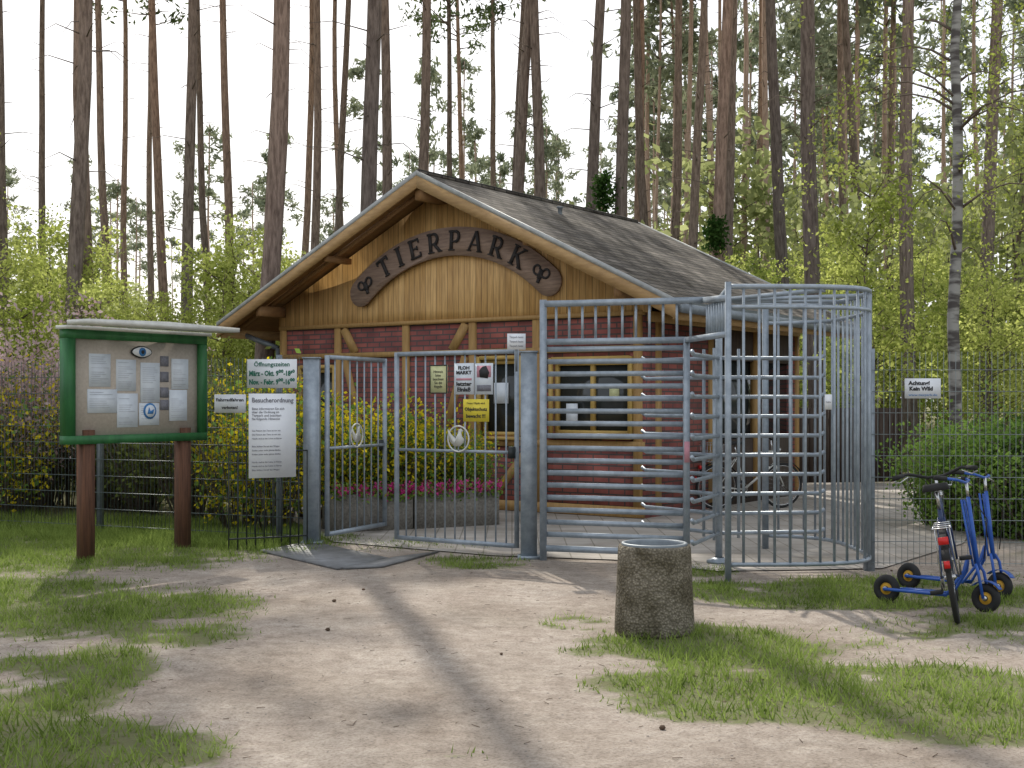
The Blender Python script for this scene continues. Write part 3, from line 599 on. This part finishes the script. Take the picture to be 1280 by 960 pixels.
b.obj('printed_lines',nb)
b=MB(); el_=[(.125*math.cos(t),.055*math.sin(t)*(1-.25*abs(math.cos(t)))) for t in np.arange(0,6.28,.35)]
b.prism([(x*1.1,y*1.22) for x,y in el_],(bx(183),.006,bz(439)),(1,0,0),(0,0,1),.01,'black'); b.prism(el_,(bx(183),.0,bz(439)),(1,0,0),(0,0,1),.004,'white')
ci=lambda r:[(r*math.cos(t),r*math.sin(t)) for t in np.arange(0,6.28,.4)]
b.prism(ci(.045),(bx(183),-.008,bz(439)),(1,0,0),(0,0,1),.004,'blueprint'); b.prism(ci(.02),(bx(183),-.014,bz(439)),(1,0,0),(0,0,1),.004,'black')
b.prism(ci(.085),(bx(194),.010,bz(513)),(1,0,0),(0,0,1),.003,'blueprint'); b.prism(ci(.065),(bx(194),.004,bz(513)),(1,0,0),(0,0,1),.003,'paper'); b.prism([(-.04,-.03),(.03,-.03),(.05,.02),(0,.0),(-.02,.04)],(bx(194),-.001,bz(513)),(1,0,0),(0,0,1),.003,'blueprint')
b.obj('eye_emblem',nb)

# ---------------------------------------------------------------- turnstile
ts=empty('full_height_turnstile'); g='galv'; z=Vector((0,0,1))
A=Vector((PX(679,12.8),12.8,0)); C=Vector((2.02,12.5,0)); Rr=1.36; P2=Vector((PX(858,12.35),12.35,0))
def P(a):
    c,s_=math.cos(a),math.sin(a); q=(abs(c)**3.6+abs(s_)**3.6)**(-1/3.6); return C+Vector((c*1.33*q,s_*1.22*q,0))
a0,a1=math.radians(-95),math.radians(62); Bp=P(a0)
b=MB()
b.beam(A,A+z*2.6,.07,.07,g,up=(0,1,0)); b.beam(P2,P2+z*2.2,.06,.06,g,up=(0,1,0)); b.beam(Bp,Bp+z*2.64,.05,.05,g,up=(0,1,0))
u=(P2-A).normalized(); Pe=A+u*1.62
b.beam(A+z*2.56,Pe+z*2.56,.06,.06,g); b.beam(A+z*2.18,P2+z*2.18,.05,.06,g); b.beam(A+z*.12,P2+z*.12,.05,.06,g)
b.beam(Pe+z*2.56,Bp+z*2.50,.055,.055,g); b.beam(P2+z*2.18,Bp+z*2.18,.05,.05,g); b.beam(Pe+z*2.56,C+z*2.56,.05,.05,g)
nbar=11
for i in range(1,nbar+1): p=A.lerp(Pe,i/(nbar+1)); b.tube(p+z*2.2,p+z*2.54,.013,g,6)
for i in range(1,9): p=Pe.lerp(Bp,i/9); b.tube(p+z*2.2,p+z*2.50,.013,g,6)
b.obj('frame',ts)
b=MB(); zz=.26
while zz<2.12:
    b.beam(A+z*zz+u*.03,P2+z*zz-u*.03,.03,.05,g); zz+=.123
b.beam(P2+z*1.0+Vector((0,-.04,0)),P2+z*1.2+Vector((0,-.04,0)),.05,.02,'pinkprint',up=(0,1,0))
b.obj('comb_barrier',ts)
b=MB()
arc=[P(a0+(a1-a0)*i/160) for i in range(161)]; cum=[0]
for p,q in zip(arc[:-1],arc[1:]): cum.append(cum[-1]+(q-p).length)
def onarc(s_):
    for i in range(160):
        if cum[i+1]>=s_: return arc[i].lerp(arc[i+1],(s_-cum[i])/(cum[i+1]-cum[i]))
    return arc[-1]
nb_=int(cum[-1]/.135)
for i in range(nb_+1):
    p=onarc(cum[-1]*i/nb_); b.tube(p+z*.13,p+z*2.6,.013,g,6)
for q,r in ((.15,.02),(2.6,.024),(2.42,.02)): b.path([onarc(cum[-1]*i/60)+z*q for i in range(61)],r,g,6)
for a in (-95,-60,-25,10,45): p=P(math.radians(a)); b.beam(C+z*2.575,p+z*2.575,.04,.04,g)
p=P(math.radians(-22)); b.beam(p,p+z*2.62,.07,.05,g,up=(0,1,0)); p=P(math.radians(62)); b.beam(p,p+z*2.6,.06,.06,g,up=(0,1,0))
b.obj('curved_cage',ts)
b=MB(); b.tube(C+z*.05,C+z*2.56,.035,g,12); b.lathe([(0,.0),(.12,.0),(.12,.02),(.05,.05)],(C.x,C.y,.014),g,20)
for ang in (-112,8,128):
    d=Vector((math.cos(math.radians(ang)),math.sin(math.radians(ang)),0))
    for i in range(10):
        q=.30+i*.19; b.path([C+z*q+d*.03,C+z*q+d*1.02,C+z*(q+.03)+d*1.08],.02,g,6)
    b.tube(C+z*.25+d*.2,C+z*2.1+d*.2,.016,g,6)
b.obj('rotor',ts)
e,w,h=sign('small_notice',1031,1040,493,512,11.2); text(e,'Drehkreuz',.02,0,0,'grey',width=w*.7)

# ---------------------------------------------------------------- litter bin
b=MB(); bx_,by_=(818-640)/F*8.8,8.8
prof=[(.0,.0),(.268,0),(.275,.03),(.271,.12),(.262,.30),(.254,.48),(.250,.585),(.243,.612),(.215,.612),(.21,.57),(.205,.1),(0,.1)]
b.lathe(prof,(0,0,0),'binconc',64); b.lathe([(.222,.60),(.228,.622),(.222,.628),(.206,.628),(.20,.61),(.20,.15)],(0,0,0),'galvd',48)
b.obj('concrete_litter_bin',None,True,(bx_,by_,float(gh(bx_,by_))-.01))

# ---------------------------------------------------------------- bicycle, scooters
def wheel(b,c,R,tr,spokes=True,ax=(0,1,0),hub='chrome',solid=None):
    c=Vector(c); b.ring(c,ax,R-tr,tr,'rubber',36,8); b.ring(c,ax,R-tr*2.1,tr*.45,'chrome' if not solid else solid,36,6)
    axv=Vector(ax); b.tube(c-axv*.04,c+axv*.04,.018,hub,10)
    if spokes:
        a=axv.orthogonal().normalized(); bb=axv.cross(a)
        for i in range(20):
            t=6.283*i/20; o=axv*(.025 if i%2 else -.025); b.tube(c+o,c+(a*math.cos(t)+bb*math.sin(t))*(R-tr*2),.0012,'chrome',3)
    if solid: b.path([c-axv*tr*.5,c+axv*tr*.5],R-tr*2.1,solid,20); b.path([c-axv*tr*.8,c+axv*tr*.8],.022,'rubber',10)
def bicycle(F_='bikeframe',child=False):
    b=MB(); R=.335; r=Vector((0,0,R)); f=Vector((1.06,0,R)); wheel(b,r,R,.02); wheel(b,f,R,.02)
    bbk=Vector((.44,0,.29)); st=Vector((.30,0,.80)); hd=Vector((.88,0,.84)); hb=Vector((.92,0,.66))
    b.tube(bbk,st,.016,F_,8); b.tube(st*.96+Vector((.02,0,.02)),hd,.016,F_,8); b.tube(bbk,hb,.019,F_,8); b.tube(hb,hd,.02,F_,8)
    for s in (-1,1):
        b.tube(bbk+Vector((0,s*.03,0)),r+Vector((0,s*.06,0)),.009,F_,6); b.tube(st+Vector((-.01,s*.02,-.06)),r+Vector((0,s*.06,0)),.008,F_,6)
        b.path([hb+Vector((0,s*.045,-.02)),hb+Vector((.04,s*.05,-.12)),f+Vector((0,s*.055,0))],.011,F_,6)
        b.tube(r+Vector((0,s*.06,0)),Vector((-.08,s*.05,.70)),.005,'chrome',5)
        b.path([Vector((.3,s*.05,.70)),Vector((-.26,s*.06,.71))],.006,'chrome',5)
        c=bbk+Vector((s*.1,s*.08,-s*.13)); b.tube(bbk+Vector((0,s*.07,0)),c,.009,'chrome',6); b.box(c.x-.045,c.x+.045,min(c.y,c.y+s*.09),max(c.y,c.y+s*.09),c.z-.012,c.z+.012,'rubber')
    for x in (.2,.05,-.1,-.25): b.tube((x,-.055,.71),(x,.055,.71),.005,'chrome',5)
    b.tube(st,st+Vector((-.04,0,.13)),.012,'chrome',8)
    sp=[(-.17,.085),(-.13,.10),(-.05,.07),(.05,.03),(.13,.018),(.13,-.018),(.05,-.03),(-.05,-.07),(-.13,-.10),(-.17,-.085)]
    vs=[(st.x-.03+x,y,st.z+.15) for x,y in sp]+[(st.x-.03+x*.95,y*.85,st.z+.19+.012*(x<-.05)) for x,y in sp]; k=10
    b.add(vs,[tuple(range(k))[::-1],tuple(range(k,2*k))]+[(i,(i+1)%k,(i+1)%k+k,i+k) for i in range(k)],'rubber')
    sm=hd+Vector((-.03,0,.16)); b.tube(hd,sm,.013,'chrome',8); b.path([sm+Vector((-.14,-.29,.05)),sm+Vector((-.02,-.2,.06)),sm+Vector((.05,-.06,.01)),sm+Vector((.05,.06,.01)),sm+Vector((-.02,.2,.06)),sm+Vector((-.14,.29,.05))],.012,'rubber',8)
    for s in (-1,1):
        b.tube(sm+Vector((-.17,s*.305,.05)),sm+Vector((-.07,s*.24,.055)),.018,'rubber',8); b.path([sm+Vector((-.04,s*.2,.04)),sm+Vector((-.02,s*.27,.0)),sm+Vector((-.08,s*.31,.02))],.005,'chrome',5)
        b.path([sm+Vector((0,s*.15,.05)),sm+Vector((.1,s*.08,-.02)),hd+Vector((.06,0,-.06))],.003,'rubber',4)
    for c0,mx in ((r,2.6),(f,1.9)):
        arc_=[c0+Vector((math.cos(t),0,math.sin(t)))*(R+.025) for t in np.linspace(.5,mx+.3,12)]
        for a_,d_ in zip(arc_[:-1],arc_[1:]): b.beam(a_,d_,.05,.004,'rubber')
    b.box(-.30,-.27,-.035,.035,.60,.65,'red'); b.box(-.352,-.335,-.02,.02,.44,.49,'red')
    b.ring(bbk+Vector((0,.06,0)),(0,1,0),.085,.006,'chrome',24,5); b.tube(bbk+Vector((0,.06,.085)),r+Vector((0,.06,.035)),.004,'rubber',4); b.tube(bbk+Vector((0,.06,-.085)),r+Vector((0,.06,-.035)),.004,'rubber',4)
    b.path([hd+Vector((.07,0,.02)),hd+Vector((.12,0,.02))],[.02,.04],'chrome',12)
    if child: # wire basket on the carrier
        for zq in (.72,.84,.96): 
            b.path([(-.25,-.15,zq),(.1,-.15,zq),(.1,.15,zq),(-.25,.15,zq)],.005,'chrome',4,True)
        for k in range(8):
            for yy in (-.15,.15): b.tube((-.25+.05*k,yy,.72),(-.25+.05*k,yy,.96),.003,'chrome',4)
    return b.obj('bicycle',None,True)
bk=bicycle()
bk.matrix_world=Matrix.Translation((3.19,9.16,0))@Matrix.Rotation(math.atan2(1.0,.34),4,'Z')@Matrix.Rotation(math.radians(-9),4,'X')
bk2=bicycle('tin',True); bk2.matrix_world=Matrix.Translation((2.95,18.5,0.012))@Matrix.Rotation(math.radians(18),4,'Z')@Matrix.Rotation(math.radians(4),4,'X')
def scooter(p0,p1,lean,mn):
    b=MB(); L=(Vector(p1)-Vector(p0)).length; R=.11
    wheel(b,(0,0,R),R,.034,False,solid='hub'); wheel(b,(L,0,R),R,.034,False,solid='hub'); B='blue'
    for s in (-1,1):
        b.path([Vector((0,s*.06,R)),Vector((.12,s*.065,.11)),Vector((L-.28,s*.065,.11)),Vector((L-.16,s*.03,.30)),Vector((L-.14,0,.42))],.013,B,8)
        b.path([Vector((L,s*.06,R)),Vector((L-.04,s*.06,.3)),Vector((L-.07,s*.035,.36))],.012,B,8)
        b.tube((L-.09,s*.03,.34),(L-.19,s*.03,.84),.009,B,8)
    b.box(.14,L-.28,-.058,.058,.118,.13,B)
    b.path([Vector((L-.06,0,.32)),Vector((L-.15,0,.86))],.016,B,10); b.tube((L-.15,0,.86),(L-.165,0,.97),.013,'chrome',8)
    b.path([Vector((L-.27,-.25,1.0)),Vector((L-.19,-.12,.99)),Vector((L-.165,0,.97)),Vector((L-.19,.12,.99)),Vector((L-.27,.25,1.0))],.011,B,8)
    for s in (-1,1): b.tube((L-.30,s*.29,1.0),(L-.245,s*.2,.998),.018,'rubber',8); b.path([(L-.22,s*.14,.98),(L-.2,s*.22,.95),(L-.25,s*.27,.955)],.005,'chrome',5)
    b.path([(L-.15,.0,.9),(L-.02,.05,.7),(L-.03,.03,.4)],.004,'rubber',4)
    arc_=[Vector((L+math.cos(t)*(R+.02),0,R+math.sin(t)*(R+.02))) for t in np.linspace(.6,2.4,8)]
    for a_,d_ in zip(arc_[:-1],arc_[1:]): b.beam(a_,d_,.07,.005,B)
    o=b.obj('kick_scooter',None,True); dx=p1[0]-p0[0];dy=p1[1]-p0[1]
    o.matrix_world=Matrix.Translation((p0[0],p0[1],0))@Matrix.Rotation(math.atan2(dy,dx),4,'Z')@Matrix.Rotation(lean,4,'X'); return o
scooter((2.96,10.12),(3.56,9.62),math.radians(-3),0); scooter((3.36,10.85),(3.90,10.25),math.radians(-5),0)

# ---------------------------------------------------------------- vegetation
def leaves(pts,sig,n,size,rng,asp=.6,flat=0):
    pts=np.asarray(pts); c=pts[rng.integers(0,len(pts),n)]+rng.normal(0,1,(n,3))*sig
    a=rng.normal(0,1,(n,3)); a[:,2]*=(1-flat); a/=np.linalg.norm(a,axis=1,keepdims=True); r=rng.normal(0,1,(n,3)); bb=np.cross(a,r); bb/=np.linalg.norm(bb,axis=1,keepdims=True)
    s=size*(.5+rng.random((n,1))); return np.stack([c-a*s,c+bb*s*asp,c+a*s,c-bb*s*asp],1)
def young_tree(seed,h,rad,nl,size,mat='spring',bark='twig',z0=.18,nbr=22,sg=.13):
    r=np.random.default_rng(seed); b=MB(); pts=[]
    tr=[Vector((0,0,0))]
    for i in range(6): tr.append(tr[-1]+Vector((r.normal(0,.12),r.normal(0,.12),h/6)))
    b.path(tr,[.07*(1-i/7)*h/7 for i in range(7)],bark,6)
    for i in range(nbr):
        t=z0+(1-z0)*r.random(); q=t*6; i0=min(int(q),5); p=tr[i0].lerp(tr[i0+1],q-i0); an=r.random()*6.28; L=rad*(.35+.75*r.random())*(1-.6*max(0,t-.4)); up=.3+.5*r.random()
        pp=[p]
        for k in range(4):
            pp.append(pp[-1]+Vector((math.cos(an)*L/4,math.sin(an)*L/4,up*L/4))); an+=r.normal(0,.3)
            pts+= [tuple(pp[-1])]*(k+1)
            if k>0:
                a2=an+r.normal(0,1); q2=pp[-1]+Vector((math.cos(a2)*L*.25,math.sin(a2)*L*.25,r.normal(.1,.2)*L)); b.tube(pp[-1],q2,.008,bark,3,.003); pts+=[tuple(q2)]*2
        b.path(pp,[.022,.016,.011,.007,.004],bark,4)
    b.quads(leaves(pts,rad*sg,nl,size,r),mat); return b
def shrub(seed,h,w,nl,size,mat,bark='twig',stems=26,sig=.13,low=.2,mat2=None,n2=0):
    r=np.random.default_rng(seed); b=MB(); pts=[]
    for i in range(stems):
        an=r.random()*6.28; L=w*math.sqrt(r.random()); hh=h*(.65+.35*r.random())*(1-.25*(L/w)**2); p=Vector((math.cos(an)*L*.25,math.sin(an)*L*.25,0)); e=Vector((math.cos(an)*L,math.sin(an)*L,hh)); m_=p.lerp(e,.5)+Vector((0,0,hh*.1))
        b.path([p,m_,e],[.012,.008,.003],bark,4)
        for t in np.linspace(low,1,8):
            q=(p.lerp(m_,t*2) if t<.5 else m_.lerp(e,t*2-1)); pts.append(tuple(q))
            if r.random()<.5: q2=q+Vector((r.normal(0,.18),r.normal(0,.18),abs(r.normal(0,.15)))); b.tube(q,q2,.004,bark,3,.002); pts.append(tuple(q2))
    b.quads(leaves(pts,sig,nl,size,r),mat)
    if mat2: b.quads(leaves(pts,sig,n2,size*1.2,r),mat2)
    return b.mesh('shrub')
def pine(seed,h,rb,nl=3200,size=.13,bark='pinebark',needle='needle',c0=.70,seg=9,nb=32):
    r=np.random.default_rng(seed); b=MB(); pts=[]; tr=[Vector((0,0,0))]; bx=r.normal(0,.07);by=r.normal(0,.07); K=12
    for i in range(K): bx+=r.normal(0,.04);by+=r.normal(0,.04);bx*=.8;by*=.8; tr.append(tr[-1]+Vector((bx,by,h/K)))
    b.path(tr,[rb*(1.1-.7*(i/K)) if i else rb*1.25 for i in range(K+1)],bark,seg)
    def at(t): q=t*K;i0=min(int(q),K-1); return tr[i0].lerp(tr[i0+1],q-i0)
    for i in range(18):
        t=.22+.45*r.random(); p=at(t); an=r.random()*6.28; L=.2+r.random()*1.2; b.path([p,p+Vector((math.cos(an)*L*.6,math.sin(an)*L*.6,L*.12)),p+Vector((math.cos(an)*L,math.sin(an)*L,r.normal(0,.2)*L))],[.018,.011,.004],'twig',3)
    for i in range(nb):
        t=c0+(1-c0)*r.random(); p=at(t); an=r.random()*6.28; L=(2.9*(1-(t-c0)/(1-c0)*.65))*(.5+.6*r.random()); up=.15+.35*r.random(); pp=[p]
        for k in range(4): pp.append(pp[-1]+Vector((math.cos(an)*L/4,math.sin(an)*L/4,up*L/4))); an+=r.normal(0,.35); pts+=[tuple(pp[-1])]*k
        b.path(pp,[.045,.03,.02,.012,.006],'twig',3)
    b.quads(leaves(pts,.24,nl,size,r,.33),needle); return b
prb=[.155+.012*(i%4) for i in range(6)]
pines=[pine(100+i,25+i%3*1.6,prb[i],1800,.16,nb=30).mesh('pine_tree') for i in range(6)]
fpines=[pine(200+i,23+i%4*1.5,.15,650,.27,'hazebark','hazeneedle',.68,5,16).data() for i in range(5)]
def add_pine(px,w):
    k=random.randrange(6); d=F*.33/w; s=w*d/F/(2*prb[k]); s=max(.6,min(1.25,s))
    return put(pines[k],'pine_tree',(PX(px,d),d,-.05),random.random()*6.28,None,(s,s,1.0),(random.gauss(0,.010),random.gauss(0,.014)))
near=[(8,17),(80,20),(118,19),(142,11),(158,9),(212,12),(240,15),(262,10),(283,12),(318,24),(331,14),(372,10),(392,12),(415,11),(462,21),(482,14),(515,14),(562,9),(588,8),(634,15),(648,12),(682,15),(735,16),(757,17),(800,12),(818,12),(862,13),(893,17),(908,13),(935,9),(990,16),(1026,20),(1060,11),(1082,12),(1142,18),(1232,17),(1258,12),(50,10),(185,9),(440,9),(610,9),(842,12),(960,10),(1110,10)]
for px,w in near: add_pine(px+random.uniform(-3,3),w)
for i in range(22):
    s=random.choice((-1,-1,1)); d=random.uniform(22,50); x=s*(d*.42+random.uniform(1,12)); k=random.randrange(6); put(pines[k],'pine_tree',(x,d,-.05),random.random()*6.28,None,random.uniform(.9,1.1))
items=[]
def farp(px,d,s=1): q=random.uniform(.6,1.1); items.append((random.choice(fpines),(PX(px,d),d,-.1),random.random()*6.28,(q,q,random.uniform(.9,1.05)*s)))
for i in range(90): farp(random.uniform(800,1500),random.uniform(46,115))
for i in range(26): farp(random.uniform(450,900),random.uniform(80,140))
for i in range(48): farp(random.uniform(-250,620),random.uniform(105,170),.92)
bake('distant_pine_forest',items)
yt=[young_tree(10+i,6.2+i%3*.7,2.0,3900,.062,'spring',nbr=30,sg=.10) for i in range(4)]
ym=[young_tree(30+i,6.2+i%3*.7,2.2,3400,.08,'spring2') for i in range(2)]
ytm=[x.mesh('young_tree') for x in yt]; ymm=[x.mesh('young_tree') for x in ym]
for i in range(26):
    px=-70+i*20.5+random.uniform(-12,12); d=random.uniform(23,34); hs=random.uniform(.50,.80)*d/29*(1 if px<380 else .8); put(random.choice(ytm),'young_beech_tree',(PX(px,d),d,0),random.random()*6.28,None,hs)
for i in range(20):
    px=900+i*23+random.uniform(-10,10); d=random.uniform(27,40); put(random.choice(ytm+ymm),'young_beech_tree',(PX(px,d),d,0),random.random()*6.28,None,random.uniform(.55,.85))
fy=[young_tree(40+i,8,2.8,1300,.15,'hazeleaf',nbr=16).data() for i in range(3)]; items=[]
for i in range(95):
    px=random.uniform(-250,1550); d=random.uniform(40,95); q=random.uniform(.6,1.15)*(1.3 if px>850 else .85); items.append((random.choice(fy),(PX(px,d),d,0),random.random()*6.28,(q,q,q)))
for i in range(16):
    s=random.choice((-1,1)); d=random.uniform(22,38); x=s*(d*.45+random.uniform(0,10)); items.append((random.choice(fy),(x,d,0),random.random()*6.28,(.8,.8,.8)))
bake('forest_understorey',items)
us=[shrub(50+i,2.5,1.1,1700,.045,'under',stems=44,sig=.16) for i in range(3)]
for i in range(28):
    x=random.uniform(-15,-4.2); y=float(fence_y(x))+random.uniform(.7,4.0); put(random.choice(us),'woodland_shrub',(x,y,0),random.random()*6.28,None,random.uniform(.65,1.05))
for i in range(8):
    x=random.uniform(6.5,14); y=random.uniform(19,26); put(random.choice(us),'woodland_shrub',(x,y,0),random.random()*6.28,None,random.uniform(.4,.7))
bl=shrub(61,3.4,1.3,3400,.035,'blossom',stems=34,sig=.14,low=.35)
for px,d in ((35,18.0),(85,19.5),(150,20),(-60,19)): put(bl,'flowering_cherry_shrub',(PX(px,d),d,0),random.random()*6.28,None,random.uniform(.85,1.05))
fo=shrub(70,1.9,.75,2400,.028,'forsythia',stems=34,sig=.09,mat2='hedge',n2=1200)
for px,d,s in ((300,16.0,1.1),(345,15.7,1.0),(10,17.6,1.15),(390,17.2,.9)): put(fo,'forsythia_bush',(PX(px,d),d,0),random.random()*6.28,None,s)
fo2=shrub(71,1.05,.62,3200,.024,'forsythia',stems=40,sig=.08,low=.1,mat2='hedge',n2=1500); gs=shrub(72,.9,.6,1800,.028,'hedge',stems=20,sig=.09,low=.1)
for j,(pa,da,pb,db) in enumerate(((412,15.55,505,16.0),(508,16.02,612,16.55))):
    a=Vector((PX(pa,da),da,0));c=Vector((PX(pb,db),db,0)); L=(c-a).length; e=empty('concrete_planter',(a+c)/2,math.atan2(c.y-a.y,c.x-a.x)); b=MB()
    b.box(-L/2,L/2,-.28,-.22,0,.46,'plant_conc'); b.box(-L/2,L/2,.22,.28,0,.46,'plant_conc'); b.box(-L/2,-L/2+.06,-.22,.22,0,.459,'plant_conc'); b.box(L/2-.06,L/2,-.22,.22,0,.459,'plant_conc'); b.box(-L/2+.06,L/2-.06,-.22,.22,.2,.40,'cone'); b.obj('trough',e)
    r=np.random.default_rng(j); pts=np.stack([r.uniform(-L/2,L/2,46),r.uniform(-.34,-.2,46),r.uniform(.45,.55,46)],1); b=MB(); b.quads(leaves(pts,.026,1300,.019,r),'pinkflower'); b.quads(leaves(pts-[0,-.02,.03],.045,1200,.022,r),'hedge'); b.obj('pink_flowers',e)
for px,d,s in ((425,16.1,1.05),(460,16.3,1.2),(500,16.4,1.1),(535,16.6,1.0),(575,16.9,.85),(415,15.9,.9)):
    put(fo2,'forsythia_bush',(PX(px,d),d,.3),random.random()*6.28,None,s)
for px,d in ((440,16.1),(520,16.5),(580,16.7)): put(gs,'green_shrub',(PX(px,d),d,.3),random.random()*6.28,None,.85)
hd=shrub(80,1.35,.8,4600,.028,'hedge',stems=46,sig=.10,low=.1)
for i in range(12):
    px=1175+i*24; d=15.2+random.uniform(-.6,1.8); put(hd,'hedge_bush',(PX(px,d),d,0),random.random()*6.28,None,random.uniform(.85,1.05))
def birch():
    r=np.random.default_rng(5); b=MB(); tr=[Vector((0,0,0))]; h=17;K=12;pts=[]
    for i in range(K): tr.append(tr[-1]+Vector((r.normal(.0,.09),r.normal(0,.08),h/K)))
    b.path(tr,[.095*(1.1-.85*i/K) for i in range(K+1)],'birch',10)
    for i in range(70):
        t=.22+.78*r.random(); q=t*K;i0=min(int(q),K-1);p=tr[i0].lerp(tr[i0+1],q-i0); an=r.random()*6.28; L=(3.0*(1-.6*t))*(.5+.6*r.random()); pp=[p];up=.6
        for k in range(7): pp.append(pp[-1]+Vector((math.cos(an)*L/6,math.sin(an)*L/6,up*L/5))); up-=.32; pts+=[tuple(pp[-1])]*(1 if k<2 else 3)
        b.path(pp,[.025,.018,.012,.009,.006,.004,.003,.002],'twig',4)
        for k in range(3,8):
            q2=pp[k]+Vector((r.normal(0,.1),r.normal(0,.1),-.3-.5*r.random())); b.tube(pp[k],q2,.003,'twig',3,.001); pts+=[tuple(pp[k].lerp(q2,.5)),tuple(q2)]
    b.quads(leaves(pts,.10,12000,.030,r),'birchleaf'); return b.mesh('birch_tree')
bm=birch(); put(bm,'birch_tree',(PX(1192,20),20,0),.5); put(bm,'birch_tree',(PX(1330,21),21,0),2.5,None,.9); put(bm,'birch_tree',(-11.5,23,0),1.5,None,.95)
def ivy(px,d,z0,z1,rad):
    r=np.random.default_rng(int(px)); b=MB(); pts=np.stack([r.normal(0,rad*.5,200),r.normal(0,rad*.5,200),r.uniform(z0,z1,200)],1); b.quads(leaves(pts,.08,900,.05,r),'ivy'); b.obj('ivy',None,False,(PX(px,d),d,0))
ivy(755,31,Z(262,31),Z(218,31),.2); ivy(895,31,Z(310,31),Z(275,31),.2)

# ---------------------------------------------------------------- light, world, camera
el,az=math.radians(43),math.radians(-14)
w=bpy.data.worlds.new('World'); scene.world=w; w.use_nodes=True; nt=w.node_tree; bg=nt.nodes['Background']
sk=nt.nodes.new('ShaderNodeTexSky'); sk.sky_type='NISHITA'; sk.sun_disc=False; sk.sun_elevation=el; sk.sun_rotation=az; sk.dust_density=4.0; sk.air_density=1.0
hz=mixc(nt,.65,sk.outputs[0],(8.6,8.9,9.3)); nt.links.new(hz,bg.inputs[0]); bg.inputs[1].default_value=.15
sd=Vector((math.sin(az)*math.cos(el),math.cos(az)*math.cos(el),math.sin(el)))
L=bpy.data.lights.new('sun','SUN'); L.energy=5; L.angle=math.radians(.6); L.color=(1,.94,.84); lo=bpy.data.objects.new('sun',L); scene.collection.objects.link(lo); lo.rotation_euler=sd.to_track_quat('Z','Y').to_euler(); lo.location=(0,0,30)
cd=bpy.data.cameras.new('camera'); cam=bpy.data.objects.new('camera',cd); scene.collection.objects.link(cam); cam.location=(0,0,H); cam.rotation_euler=(math.pi/2,0,0)
cd.sensor_width=36; cd.lens=45; cd.shift_y=20/1280; cd.clip_end=3000; cd.clip_start=.05; scene.camera=cam
scene.view_settings.view_transform='Standard'; scene.view_settings.look='None'; scene.view_settings.exposure=0
